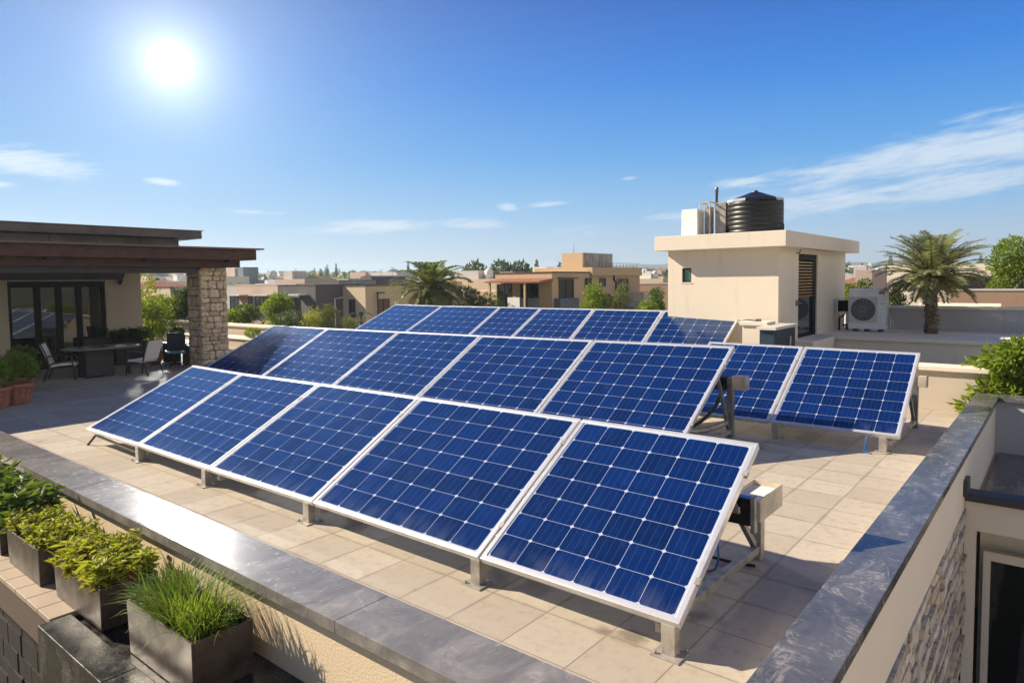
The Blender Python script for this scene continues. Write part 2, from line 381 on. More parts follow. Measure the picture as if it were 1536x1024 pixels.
def pvmat():
    m, t, b = newmat('solar_cells')
    uv = t.node('ShaderNodeUVMap'); uv.uv_map = 'cells'
    s2 = t.node('ShaderNodeSeparateXYZ'); t.l.new(uv.outputs[0], s2.inputs[0]); u, v = s2.outputs[0], s2.outputs[1]
    at_ = t.node('ShaderNodeAttribute'); at_.attribute_name = 'ncell'; s3 = t.node('ShaderNodeSeparateXYZ'); t.l.new(at_.outputs['Vector'], s3.inputs[0])
    fu = t.m('ABSOLUTE', t.m('SUBTRACT', t.m('FRACT', u), .5)); fv = t.m('ABSOLUTE', t.m('SUBTRACT', t.m('FRACT', v), .5))
    mx = t.m('MAXIMUM', fu, fv); sm = t.m('ADD', fu, fv)
    cell = t.m('MULTIPLY', t.m('SUBTRACT', 1., t.smooth(mx, .4915, .496)), t.m('SUBTRACT', 1., t.smooth(sm, .912, .925)))
    ins = t.m('MULTIPLY', t.m('MULTIPLY', t.m('GREATER_THAN', u, 0.), t.m('LESS_THAN', u, s3.outputs[0])), t.m('MULTIPLY', t.m('GREATER_THAN', v, 0.), t.m('LESS_THAN', v, s3.outputs[1])))
    cell = t.m('MULTIPLY', cell, ins)
    fl = t.vm('FLOOR', uv.outputs[0]); inf = t.node('ShaderNodeObjectInfo')
    wn = t.node('ShaderNodeTexWhiteNoise', noise_dimensions='4D'); t.l.new(fl, wn.inputs[0]); t.l.new(inf.outputs['Random'], wn.inputs['W'])
    uo = t.vm('ADD', uv.outputs[0], inf.outputs['Location'])
    n1 = t.noise(t.scale(uo, (1., .5, 1)), 2.2, 6, .6, .4)
    c = t.mix(wn.outputs[0], (.0004, .0060, .046), (.0008, .0120, .088))
    c = t.mix(t.smooth(n1, .5, .85), c, (.002, .018, .12))
    # fine finger lines and three bus bars
    bb = t.m('ABSOLUTE', t.m('SUBTRACT', t.m('FRACT', t.m('MULTIPLY', u, 4.)), .5)); bus = t.m('MULTIPLY', t.m('GREATER_THAN', bb, .472), t.m('LESS_THAN', fu, .4))
    fin = t.m('MULTIPLY', t.m('ADD', t.m('SINE', t.m('MULTIPLY', u, 6.283*24)), 1.), .10)
    c = t.mix(fin, c, (.012, .03, .13)); c = t.mix(t.m('MULTIPLY', bus, .24), c, (.10, .14, .30))
    # wipe marks: patches of thin curved streaks left by cleaning water
    ms = t.smooth(t.noise(uo, .9, 3, .5), .58, .72); st = t.noise(t.scale(uo, (16, 3, 1)), 1.2, 5, .7, 1.6)
    c = t.mix(t.m('MULTIPLY', t.m('MULTIPLY', ms, t.smooth(st, .55, .72)), .26), c, (.12, .20, .42))
    dz = t.m('MULTIPLY', t.m('SUBTRACT', 1., t.smooth(v, 0., .9)), t.smooth(t.noise(t.scale(uo, (3, .6, 1)), 1.3, 4), .35, .7))
    c = t.mix(t.m('MULTIPLY', dz, .16), c, (.22, .24, .28))
    c = t.mix(cell, (.44, .49, .60), c)
    t.put(b.inputs['Base Color'], c)
    t.put(b.inputs['Roughness'], t.ramp(n1, [(.3, .10), (.8, .22)])); b.inputs['IOR'].default_value = 1.62
    b.inputs['Specular IOR Level'].default_value = .85; b.inputs['Specular Tint'].default_value = (.50, .80, 1, 1)
    b.inputs['Sheen Weight'].default_value = .40; b.inputs['Sheen Roughness'].default_value = .42; b.inputs['Sheen Tint'].default_value = (.04, .30, 1, 1)
    return m
M['pv'] = pvmat()

# ------------------------------------------------------------------ ground, hills
def gz(x, y):
    d = math.hypot(x, y); return -4.0+max(0., d-130)*.0145
def terrain():
    mb = MB(); rings = [0, 30, 60, 90, 130]+[130*1.16**k for k in range(1, 21)]; rings = [r for r in rings if r < 2500]+[2550]; na = 96; vs = []; fs = []
    for r in rings:
        for k in range(na): a = 2*math.pi*k/na; vs.append((r*math.cos(a), r*math.sin(a), gz(r, 0)))
    for j in range(len(rings)-1):
        for k in range(na): fs.append((j*na+k, (j+1)*na+k, (j+1)*na+(k+1) % na, j*na+(k+1) % na))
    m, t, b = newmat('garden_ground'); p = pos(t)
    n1 = t.noise(p, .05, 8, .65); n2 = t.noise(p, .6, 6, .7)
    c = t.ramp(n1, [(.35, (.055, .08, .025)), (.5, (.13, .12, .06)), (.62, (.22, .18, .12)), (.75, (.08, .10, .04))]); c = t.mix(t.m('MULTIPLY', n2, .6), c, (.05, .06, .025))
    t.put(b.inputs['Base Color'], c); b.inputs['Roughness'].default_value = 1
    struct(mb.add(vs, fs).build('ground', m))
terrain()
bounce_mat = stucco('bounce_ground_paving', (.58, .49, .38), sc=.6)
struct(box(-.5, 60, -30, 80, -4.2, -3.96).build('bounce_ground', bounce_mat))  # pale ground added out of view to bounce warm light onto walls
def hills():
    m, t, b = newmat('hill_scrub'); p = pos(t)
    t.put(b.inputs['Base Color'], t.ramp(t.noise(p, .006, 9, .7), [(.35, (.06, .085, .045)), (.65, (.17, .15, .10))])); b.inputs['Roughness'].default_value = 1
    for k, (D, hh, seed, dep) in enumerate([(1700, 24, 1, 300), (2300, 44, 5, 350)]):
        mb = MB(); rr = random.Random(seed); ph = [rr.uniform(0, 6) for _ in range(8)]; vs = []; n = 170; rows = 7
        for j in range(rows):
            for i in range(n):
                a = R(-20+130*i/(n-1)); h = 0
                for q in range(8): h += math.sin(a*(2.3+q*3.7)+ph[q])/(1+q*.9)
                env = .55+.45*math.sin(a*1.8+ph[0])
                prof = math.sin(math.pi*j/(rows-1))
                z = gz(D, 0)-6+max(8, hh*(.6+.30*h)*env+rr.uniform(-1, 1))*prof; z = min(z, 80)
                d = D+(j-rows/2)*dep/rows
                vs.append((-math.sin(a)*d, math.cos(a)*d, z))
        fs = [(j*n+i, (j+1)*n+i, (j+1)*n+i+1, j*n+i+1) for j in range(rows-1) for i in range(n-1)]
        struct(mb.add(vs, fs, True).build('hills', m))
hills()
def haze():
    m = bpy.data.materials.new('haze_air'); m.use_nodes = True; t = NT(m.node_tree)
    t.n.remove(t.n['Principled BSDF'])
    v = t.node('ShaderNodeVolumePrincipled'); v.inputs['Density'].default_value = .00045; v.inputs['Color'].default_value = (.74, .90, 1., 1); v.inputs['Anisotropy'].default_value = .35
    t.l.new(v.outputs[0], t.n['Material Output'].inputs['Volume'])
    o = box(-2750, 2750, -2750, 2750, -8, 84).build('haze', m); tag(o, kind='stuff')
haze()

# ------------------------------------------------------------------ terrace shell
XR = -1.31   # inner face of right coping
def slab_joints_box(mb, x0, x1, y0, y1, z0, z1, ax, step):  # slabs butted with 3 mm gaps
    a, b = (x0, x1) if ax == 0 else (y0, y1)
    k = b
    while k > a+.05:
        lo = max(a, k-step)
        if ax == 0: mb.box(lo+.0015, k-.0015, y0, y1, z0, z1)
        else: mb.box(x0, x1, lo+.0015, k-.0015, z0, z1)
        k = lo
struct(box(-34, -1.0, 2.75, 15.95, -.25, 0).build('terrace_floor', M['floor']))
# front parapet
pf = thing('parapet_wall', 'long cream front parapet wall with grey stone coping behind the box planters', 'wall', (-6, 2.85, 0))
box(-34, -1.0, 2.68, 3.02, -1.6, .405).build('wall', M['cream_warm'], pf)
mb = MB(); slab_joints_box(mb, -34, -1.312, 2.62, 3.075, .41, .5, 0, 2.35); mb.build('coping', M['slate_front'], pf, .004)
pr = thing('parapet_wall', 'cream right parapet wall with polished slate coping beside the lower wing', 'wall', (-1.1, 8, 0))
mb = MB(); mb.box(-1.27, -.98, 3.023, 10.75, -.32, .402); mb.box(-1.27, -.98, 10.751, 15.42, -1.2, .402); mb.build('wall', M['cream_light'], pr)
box(-1.25, -1.02, 3.023, 10.75, -4.1, -.322).build('lower_wall', M['mortar'], pr)
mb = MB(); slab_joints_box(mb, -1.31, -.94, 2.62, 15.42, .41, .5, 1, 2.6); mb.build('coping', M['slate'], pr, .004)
def ledger():
    mb = MB(); rr = random.Random(3); z = -4.05
    while z < -.36:
        h = rr.uniform(.05, .15); h = min(h, -.325-z); y = 3.1
        while y < 10.48:
            l = rr.uniform(.18, .7); l = min(l, 10.495-y); e = rr.uniform(.0, .06)
            j = [rr.uniform(-.006, .006) for _ in range(8)]
            x1 = -1.0+e
            mb.hexa([(-1.1, y+.003, z), (x1+j[0], y+.003+abs(j[1]), z+.004), (x1+j[2], y+l-.003-abs(j[3]), z+.004), (-1.1, y+l-.003, z),
                     (-1.1, y+.003, z+h-.003), (x1+j[4], y+.003+abs(j[5]), z+h-.006), (x1+j[6], y+l-.003-abs(j[1]), z+h-.006), (-1.1, y+l-.003, z+h-.003)])
            y += l
        z += h
    mb.build('stone_cladding', M['ledger'], pr)
ledger()
# right wing below
wg = thing('house_wing', 'lower cream wing with dark slate flat roof and dark window right of the parapet', 'building', (1.5, 12, -4))
box(-.978, 6, 15.12, 15.42, -3.9, .405).build('wall', M['greywall'], wg)
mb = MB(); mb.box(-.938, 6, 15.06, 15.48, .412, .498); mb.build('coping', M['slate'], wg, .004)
mb = MB()
mb.box(-.9, 6, 10.745, 15.118, -.598, -.52); mb.build('flat_roof', M['slate'], wg)
mb = MB(); mb.box(-.975, 6, 10.40, 10.74, -.20, -.11); mb.build('roof_edge', M['beam'], wg, .006)
mb = MB(); mb.box(-.975, 6, 10.50, 10.70, -.60, -.202); mb.box(-.975, -.86, 10.50, 10.72, -4, -.602); mb.box(.9, 6, 10.5, 10.7, -4, -.602)
mb.build('wall', M['cream_light'], wg)
mb = MB(); mb.box(-.858, .9, 11.2, 11.35, -4, -.6); mb.build('recess_wall', M['cream'], wg)
mb = MB(); mb.box(-.80, -.72, 10.98, 11.1, -4, -1.12); mb.box(-.80, .9, 10.98, 11.1, -1.12, -1.0); fr_ = mb.build('window_frame', M['cream_light'], wg)
mb = MB(); mb.box(-.72, .9, 11.06, 11.08, -4, -1.12); mb.build('window', M['glass_dark'], wg)
mb = MB()
for k in range(9): mb.tube([(-.5+k*.09, 11.12, -3.9), (-.5+k*.09, 11.12, -1.16)], .04, 6)
mb.build('curtain', M['slatewall'], wg)
mb = MB(); mb.box(-.99, -.93, 10.25, 10.55, -.108, .10); tag(mb.build('roof_upstand', M['beam'], None, .006, (-.96, 10.4, -.1)), 'short dark metal upstand where the wing roof edge meets the parapet', 'flashing')

# back parapet with plain cap
bw = thing('parapet_wall', 'long cream back parapet wall with pale rounded cap behind the front panels', 'wall', (-10, 16, 0))
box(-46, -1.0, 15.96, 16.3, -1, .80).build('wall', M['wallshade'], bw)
box(-46, -.9, 15.88, 16.42, .80, .90).build('coping', M['cream_light'], bw, .015)
lw = thing('planter_wall', 'low beige planter ledge in front of the back parapet beside the stone column', 'wall', (-27, 15, 0))
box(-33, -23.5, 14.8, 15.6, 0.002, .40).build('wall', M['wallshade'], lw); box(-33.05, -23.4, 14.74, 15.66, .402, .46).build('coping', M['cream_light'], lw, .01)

# raised roof block at the back
rb = thing('raised_terrace', 'raised cream terrace block carrying the air conditioner and the date palm', 'building', (-3, 25, -4))
box(-16, 8, 21.35, 34, -4, .90).build('wall', M['cream'], rb)
box(-16, 8.1, 21.23, 34, .902, .998).build('roof_slab', M['cream_light'], rb, .01)
box(-6.2, -5.25, 19.1, 21.2, 0.0, .985).build('door_step', M['cream_light'], rb, .008)
struct(box(-24, 8, 16.32, 21.34, -4, .12).build('lower_roof', M['floor']))
b2 = thing('parapet_wall', 'pale grey parapet wall with cream cap behind the date palm', 'wall', (-2, 25, 1))
box(-5.845, 9, 25.0, 25.25, 1.0, 1.66).build('wall', M['greywall'], b2); box(-5.845, 9, 24.92, 25.33, 1.662, 1.75).build('coping', M['cream_light'], b2, .01)

# ------------------------------------------------------------------ utility room
X1, Y0 = -5.85, 18.1
ur = thing('utility_room', 'cream rooftop utility room with flat overhanging slab and louvred dark door', 'building', (-7.4, 21, 0))
mb = MB()
mb.box(-8.96, X1, Y0, Y0+.2, .12, 2.58); mb.box(-8.96, X1, Y0, Y0+.2, 3.0, 3.50); mb.box(-8.96, -8.53, Y0, Y0+.2, 2.58, 3.0); mb.box(-8.25, X1, Y0, Y0+.2, 2.58, 3.0)
mb.box(-8.96, -8.76, Y0+.2, 24.86, .12, 3.5); mb.box(-8.76, X1, 24.66, 24.86, .12, 3.5)
mb.box(X1-.2, X1, Y0+.2, 19.78, .12, 3.5); mb.box(X1-.2, X1, 21.62, 24.66, .12, 3.5); mb.box(X1-.2, X1, 19.78, 21.62, 3.36, 3.5); mb.box(X1-.2, X1, 19.78, 21.62, .12, .998)
mb.build('wall', M['cream'], ur)
box(-9.16, -5.53, 17.66, 25.34, 3.49, 3.89).build('roof_slab', M['cream_light'], ur, .012)
wd = box(-8.56, -8.22, Y0-.012, Y0+.05, 2.56, 2.60).build('window_sill', M['cream_light'], ur)
mb = MB(); mb.box(-8.53, -8.48, Y0+.05, Y0+.1, 2.6, 3.0); mb.box(-8.30, -8.25, Y0+.05, Y0+.1, 2.6, 3.0); mb.box(-8.48, -8.30, Y0+.05, Y0+.1, 2.95, 3.0); mb.box(-8.48, -8.30, Y0+.05, Y0+.1, 2.6, 2.64)
wf = mb.build('window', M['darkmetal'], ur); g_ = box(-8.48, -8.30, Y0+.07, Y0+.08, 2.64, 2.95).build('pane', M['glass_green'], wf); g_.location = (0, 0, 0)
for v in g_.data.vertices: v.co = v.co-Vector((-7.4, 21, 0))
mb = MB(); xd = X1-.06
mb.box(xd-.06, xd+.02, 19.78, 19.90, 1.0, 3.36); mb.box(xd-.06, xd+.02, 21.32, 21.62, 1.0, 3.36); mb.box(xd-.06, xd+.02, 19.90, 21.32, 3.2, 3.36); mb.box(xd-.06, xd+.02, 19.90, 21.32, 1.0, 1.1)
dr = mb.build('door', M['black'], ur)
def sub(mb, name, mat, part, root, bev=0):
    o = mb.build(name, mat, root, bev); o.parent = part; return o
sub(box(xd-.05, xd-.03, 19.90, 21.32, 1.1, 2.14), 'lower_panel', M['glass_blue'], dr, ur)
mb = MB()
for k in range(12):
    z = 2.17+k*.087; mb.hexa([(xd-.07, 19.9, z), (xd+.01, 19.9, z-.02), (xd+.01, 21.32, z-.02), (xd-.07, 21.32, z), (xd-.07, 19.9, z+.035), (xd+.01, 19.9, z+.02), (xd+.01, 21.32, z+.02), (xd-.07, 21.32, z+.035)])
sub(mb, 'louvres', plain('bronze_louvre', (.48, .26, .08), .3, .6, .3, 12), dr, ur)
sub(box(xd-.13, xd-.09, 19.9, 21.32, 2.14, 3.2), 'backing', M['black'], dr, ur)
mb = MB(); mb.box(X1, X1+.05, 19.55, 19.66, 1.92, 2.08); mb.bar((X1+.07, 19.6, 2.0), (X1+.07, 19.85, 1.98), .03, .03); mb.build('door_handle', M['steel_dark'], ur)
mb = MB(); mb.tube([(X1, 19.6, 3.36), (X1+.08, 19.6, 3.38), (X1+.1, 19.6, 3.46)], .015, 6); mb.build('cable_hook', M['darkmetal'], ur)

# water tank
TY, TX = 19.35, -6.92
tk = thing('water_tank', 'ribbed black round water tank with a conical lid on the utility room roof', 'tank', (TX, TY, 3.89))
prof = []
zb, zt, rad = 3.892, 4.80, .755
nrib = 7; prof.append((rad-.03, zb))
for k in range(nrib):
    z0 = zb+(zt-zb)*k/nrib; z1 = zb+(zt-zb)*(k+1)/nrib
    prof += [(rad-.006, z0+.003), (rad, z0+.012), (rad, z1-.012), (rad-.006, z1-.004)]
MB().lathe((TX, TY, 0), prof, 48).build('body', M['tank'], tk)
MB().lathe((TX, TY, 0), [(rad-.04, zt-.01), (rad+.005, zt+.01), (rad-.01, zt+.085), (rad-.08, zt+.09), (.12, zt+.295), (.08, zt+.30), (.07, zt+.34)], 12, False).build('lid', M['tank'], tk)
for a0 in (-150, -25):
    mb = MB()
    for k in range(2):
        a = R(a0+k*30); b_ = R(a0+(k+1)*30); r = rad+.012
        P = [(TX+r*math.cos(a), TY+r*math.sin(a)), (TX+r*math.cos(b_), TY+r*math.sin(b_))]
        q = [(TX+(r-.02)*math.cos(a), TY+(r-.02)*math.sin(a)), (TX+(r-.02)*math.cos(b_), TY+(r-.02)*math.sin(b_))]
        mb.hexa([(*q[0], zt+.01), (*P[0], zt+.01), (*P[1], zt+.01), (*q[1], zt+.01), (*q[0], zt+.08), (*P[0], zt+.08), (*P[1], zt+.08), (*q[1], zt+.08)])
    mb.build('band', M['tankband'], tk)
mb = MB(); mb.tube([(TX+rad+.03, TY, 3.9), (TX+rad+.03, TY, 4.15), (TX+rad-.02, TY, 4.2)], .02, 6); mb.build('outlet_pipe', M['blackcable'], tk)
wb = thing('water_heater_cabinet', 'plain white metal cabinet at the left end of the utility room roof', 'cabinet', (-8.45, 18.7, 3.89))
box(-8.74, -8.25, 18.5, 18.95, 3.93, 4.68).build('body', M['acwhite'], wb, .012)
[box(x, x+.05, y, y+.05, 3.89, 3.93).build('foot', M['darkmetal'], wb) for x in (-8.7, -8.34) for y in (18.53, 18.88)]
box(-8.249, -8.235, 18.56, 18.90, 4.0, 4.6).build('access_panel', M['accream'], wb, .004)
gc = thing('metal_cabinet', 'grey metal cabinet with open pipe frame between white cabinet and black tank', 'cabinet', (-7.9, 19.1, 3.89))
box(-7.92, -7.62, 19.0, 19.5, 3.892, 4.86).build('body', M['steel'], gc, .01)
mb = MB()
for x in (-8.28, -7.98):
    for y in (18.72, 19.2): mb.bar((x, y, 3.89), (x, y, 4.86), .03, .03)
for z in (3.95, 4.86): mb.bar((-8.28, 18.72, z), (-7.98, 18.72, z), .03, .03); mb.bar((-8.28, 19.2, z), (-7.98, 19.2, z), .03, .03); mb.bar((-8.28, 18.72, z), (-8.28, 19.2, z), .03, .03); mb.bar((-7.98, 18.72, z), (-7.98, 19.2, z), .03, .03)
mb.build('frame', M['steel_beige'], gc)
box(-8.22, -8.04, 18.9, 19.15, 3.892, 4.75).build('duct', M['steel'], gc, .01)
mb = MB(); mb.tube([(-7.6, 19.2, 4.65), (-7.45, 19.15, 4.7), (-7.42, 19.1, 4.62)], .05, 8); mb.build('spout', M['tank'], gc); mb = MB(); mb.tube([(-7.6, 18.99, 4.05), (-7.56, 18.93, 4.02)], .035, 8); mb.build('spout', M['tank'], gc)
mb = MB(); mb.lathe((-8.02, 19.3, 0), [(.04, 3.892), (.04, 5.2), (.05, 5.2), (.05, 5.32), (.03, 5.34)], 12); tag(mb.build('vent_pipe', M['steel_dark'], None, 0, (-8.02, 19.3, 3.89)), 'thin dark vent pipe rising behind the grey cabinet on the roof', 'pipe')

# air conditioner
ax0, ax1, ay, az0, az1 = -5.38, -4.33, 23.35, 1.08, 2.33
ac = thing('air_conditioner', 'white outdoor air conditioner unit with round fan grille beside the louvred door', 'air conditioner', (-4.9, 23.5, 1.0))
box(ax0, ax1, ay, ay+.42, az0, az1).build('casing', M['acwhite'], ac, .02)
cx, cz, rr_ = ax0+.42, az0+.60, .35
mb = MB(); n = 48; vs = []
sq = .40
for k in range(n):
    a = 2*math.pi*k/n; c_, s_ = math.cos(a), math.sin(a); q = sq/max(abs(c_), abs(s_))
    vs += [(cx+rr_*c_, ay-.022, cz+rr_*s_), (cx+q*c_, ay-.022, cz+q*s_), (cx+q*c_, ay+.005, cz+q*s_), (cx+rr_*c_, ay+.005, cz+rr_*s_)]
fs = []
for k in range(n):
    a, b_ = k*4, ((k+1) % n)*4
    fs += [(a, b_, b_+1, a+1), (a+1, b_+1, b_+2, a+2), (a+3, b_+3, b_, a)]
mb.add(vs, fs).build('fan_surround', M['accream'], ac)
MB().lathe((0, 0, 0), [(rr_, 0), (rr_, .01)], 40).build('fan_recess', M['grille'], ac)
o = bpy.data.objects['fan_recess']; o.rotation_euler = (R(90), 0, 0)
for v in o.data.vertices: v.co = v.co+Vector((-4.9*-1*0, 0, 0))
for v in o.data.vertices: v.co += Vector((4.9, -(-23.5), 0)) if False else Vector((0, 0, 0))
bpy.data.objects.remove(o)
mb = MB()
vs = [(cx+rr_*math.cos(2*math.pi*k/40), ay-.004, cz+rr_*math.sin(2*math.pi*k/40)) for k in range(40)]
mb.add(vs, [tuple(range(40))]).build('fan_recess', plain('dark_fan_recess', (.07, .075, .08), .6), ac)
mb = MB()
for r_ in np.linspace(.05, rr_, 9): mb.tube([(cx+r_*math.cos(a), ay-.02, cz+r_*math.sin(a)) for a in np.linspace(0, 2*math.pi, 33)], .0055, 4, False)
for k in range(16):
    a = math.pi*k/8; mb.tube([(cx+.03*math.cos(a), ay-.022, cz+.03*math.sin(a)), (cx+rr_*math.cos(a), ay-.022, cz+rr_*math.sin(a))], .005, 4, False)
mb.build('fan_grille', plain('pale_grille', (.42, .43, .43), .4), ac)
mb = MB(); mb.box(ax0+.88-.02, ax0+1.01, ay-.006, ay+.01, az0+1.09, az0+1.125); mb.build('vent_slot', M['black'], ac)
mb = MB()
for k in range(4): mb.box(ax0+.90+k*.027, ax0+.92+k*.027, ay-.004, ay+.01, az0+.775, az0+.80)
mb.build('nameplate', plain('grey_print', (.22, .24, .27), .5), ac)
[box(x, x+.1, ay+.02, ay+.4, .999, 1.08).build('foot', M['darkmetal'], ac) for x in (ax0+.12, ax0+.45, ax1-.22)]
mb = MB()
for k in range(14): mb.box(ax1, ax1+.012, ay+.06, ay+.38, az0+.15+k*.07, az0+.18+k*.07)
mb.build('side_louvre', M['accream'], ac)
mb = MB()
mb.tube([(ax1+.01, ay+.2, az0+.35), (ax1+.09, ay+.2, az0+.33), (ax1+.1, ay+.2, az0+.05), (ax1+.12, ay+.2, 1.02)], .022, 7); mb.build('pipe', M['accream'], ac); mb = MB(); mb.tube([(ax1+.01, ay+.3, az0+.3), (ax1+.14, ay+.3, az0+.25), (ax1+.17, ay+.3, 1.02), (ax1+.3, ay+.4, 1.015)], .018, 7)
mb.build('pipe', M['accream'], ac)
rk = thing('pipe_rack', 'open metal rack with dark pipes left of the air conditioner', 'rack', (-5.6, 23.6, 1.0))
mb = MB()
for x in (-5.80, -5.42):
    for y in (23.55, 23.9): mb.bar((x, y, 1.0), (x, y, 2.0), .03, .03)
for z in (1.55, 2.0): mb.bar((-5.84, 23.55, z), (-5.4, 23.55, z), .03, .03); mb.bar((-5.80, 23.55, z), (-5.80, 23.9, z), .03, .03)
mb.build('frame', M['accream'], rk); box(-5.76, -5.46, 23.62, 23.86, 1.6, 1.95).build('control_box', M['black'], rk, .01)
mb = MB(); mb.tube([(-5.7, 23.6, 1.0), (-5.7, 23.6, 1.4), (-5.55, 23.6, 1.5)], .03, 8); mb.build('pipe', M['darkmetal'], rk); mb = MB(); mb.tube([(-5.6, 23.62, 1.15), (-5.48, 23.6, 1.2), (-5.48, 23.58, 1.02)], .035, 8); mb.build('pipe', M['darkmetal'], rk)

# dark blue cabinet and stub walls near the room
cb = thing('switch_cabinet', 'dark blue steel cabinet with pale metal cap and keyhole badge before the louvred door', 'cabinet', (-5.3, 17.4, .12))
box(-5.75, -5.40, 16.45, 18.05, .12, 1.46).build('body', M['cabinet'], cb, .01); box(-5.80, -5.34, 16.38, 18.09, 1.461, 1.53).build('cap', M['accream'], cb, .006)
mb = MB(); mb.tube([(-5.385, 17.62, 1.17), (-5.375, 17.62, 1.17)], .075, 16); mb.hexa([(-5.395, 17.59, .98), (-5.38, 17.59, .98), (-5.38, 17.65, .98), (-5.395, 17.65, .98), (-5.395, 17.575, 1.13), (-5.38, 17.575, 1.13), (-5.38, 17.665, 1.13), (-5.395, 17.665, 1.13)]); mb.build('badge', M['brass'], cb)
mb = MB(); mb.tube([(-5.38, 17.62, 1.18), (-5.37, 17.62, 1.18)], .028, 12); mb.build('keyhole', M['black'], cb)
sw = thing('stub_wall', 'short cream stub wall with cap between the back row of panels and the blue cabinet', 'wall', (-6.2, 17.6, .12))
box(-6.45, -5.82, 17.2, 17.7, .12, 1.5).build('wall', M['cream'], sw); box(-6.5, -5.80, 17.15, 17.75, 1.502, 1.60).build('coping', M['cream_light'], sw, .01)
mb = MB(); mb.tube([(-6.6, 17.25, 1.62), (-6.35, 17.25, 1.64), (-6.1, 17.3, 1.62)], .018, 6); mb.box(-6.12, -6.02, 17.25, 17.35, 1.6, 1.67); tag(mb.build('floor_tap', M['steel_dark'], None, 0, (-6.3, 17.3, 1.6)), 'small metal tap and pipe lying on the stub wall cap', 'tap')

# ------------------------------------------------------------------ solar panels
def lerp(a, b, t): return a+(b-a)*t
def make_panel(BL, BR, TR, TL, nc, nr, label, fwid=.045, th=.06, extra=None):
    BL, BR, TR, TL = [np.array(p, float) for p in (BL, BR, TR, TL)]
    g = .014
    def ins(a, b):
        d = (b-a)/np.linalg.norm(b-a); return a+d*g, b-d*g
    BL, BR = ins(BL, BR); TL, TR = ins(TL, TR)
    nrm = np.cross(BR-BL, TL-BL); nrm /= np.linalg.norm(nrm)
    th_ = thing('solar_panel', label, 'solar panel', (BL+BR)/2, 'framed blue solar panels')
    def bil(u, v): return lerp(lerp(BL, BR, u), lerp(TL, TR, u), v)
    Wd = np.linalg.norm(BR-BL); Dd = np.linalg.norm(TL-BL); fu, fv = fwid/Wd, fwid/Dd
    mb = MB(); top = nrm*.004; bot = -nrm*th
    def rail(u0, u1, v0, v1):
        q = [bil(u0, v0), bil(u1, v0), bil(u1, v1), bil(u0, v1)]; mb.hexa([p+bot for p in q]+[p+top for p in q])
    rail(0, 1, 0, fv); rail(0, 1, 1-fv, 1); rail(0, fu, fv, 1-fv); rail(1-fu, 1, fv, 1-fv)
    mb.build('frame', M['alu'], th_, .003)
    N = 8; vs = []; uvs = []
    mg = .05
    for j in range(N+1):
        for i in range(N+1):
            u = fu+(1-2*fu)*i/N; v = fv+(1-2*fv)*j/N
            vs.append(bil(u, v)-nrm*.004); uvs.append((-mg+(nc+2*mg)*i/N, -mg+(nr+2*mg)*j/N))
    fs = [(j*(N+1)+i, j*(N+1)+i+1, (j+1)*(N+1)+i+1, (j+1)*(N+1)+i) for j in range(N) for i in range(N)]
    mb = MB(); mb.add(vs, fs, True); o = mb.build('glass_face', M['pv'], th_)
    ul = o.data.uv_layers.new(name='cells')
    for lp in o.data.loops: ul.data[lp.index].uv = uvs[lp.vertex_index]
    at_ = o.data.attributes.new('ncell', 'FLOAT_VECTOR', 'POINT')
    for k in range(len(vs)): at_.data[k].vector = (nc, nr, 0)
    # back sheet
    MB().add([p-nrm*.03 for p in vs], [f[::-1] for f in fs], True).build('back_sheet', M['acwhite'], th_)
    for u in (0, 1):
        for v in (.2, .8):
            if u == 1:
                p = bil(u, v); e1 = (bil(1, v)-bil(.9, v)); e1 /= np.linalg.norm(e1); e2 = (TL-BL)/np.linalg.norm(TL-BL); mb = MB()
                q = [p-e1*.018-e2*.03, p+e1*.024-e2*.03, p+e1*.024+e2*.03, p-e1*.018+e2*.03]; mb.hexa([a_-nrm*.02 for a_ in q]+[a_+nrm*.009 for a_ in q]); mb.build('clamp', M['steel'], th_)
    return th_
def row(bpx, tpx, zb, ext, cells, labels, rightx=0):
    Bs, Ts = [], []
    for b_, t_ in zip(bpx, tpx):
        B = pz(*b_, zb); T = pl(*t_, 0, B[0]); Bs.append(T+(B-T)*ext); Ts.append(T)
    Bs = np.array(Bs); Ts = np.array(Ts)
    # straighten: pull every corner part of the way to the row's best straight lines
    for A_ in (Bs, Ts):
        for ax in (1, 2):
            k = np.polyfit(A_[:, 0], A_[:, ax], 1); A_[:, ax] = .45*A_[:, ax]+.55*np.polyval(k, A_[:, 0])
    for i in range(len(Bs)-1):
        make_panel(Bs[i], Bs[i+1], Ts[i+1], Ts[i], *cells[i], labels[i])
    return Bs, Ts
zb1 = .2713
L1 = ['solar panel at the far left end of the front row nearest the terrace chairs', 'second solar panel from the left in the front row with pale streaky wash marks',
      'middle solar panel of the front row with six cell columns', 'wide solar panel in the front row left of the big end panel', 'large solar panel at the right end of the front row beside the grey cable tray']
B1, T1 = row([(127, 643), (208, 667), (313, 703), (470, 752), (718, 836), (1020, 938)], [(292, 547), (360, 560), (483, 575), (632, 595), (876, 628), (1138, 665)], zb1, 1.0,
             [(6, 7), (7, 7), (6, 7), (7, 7), (6, 7)], L1)
L2 = ['solar panel at the left end of the second row beside the stone column', 'second solar panel from the left in the second row', 'middle solar panel of the second row',
      'solar panel in the second row directly behind the wide front row panel', 'solar panel at the right end of the second row beside its tall steel post']
B2, T2 = row([(313, 547), (403, 558), (504, 573), (630, 590), (812, 612), (1035, 643)], [(413, 488), (491, 492), (598, 497), (722, 503), (891, 510), (1104, 519)], .5, 1.2,
             [(7, 8), (7, 8), (7, 8), (7, 8), (8, 8)], L2)
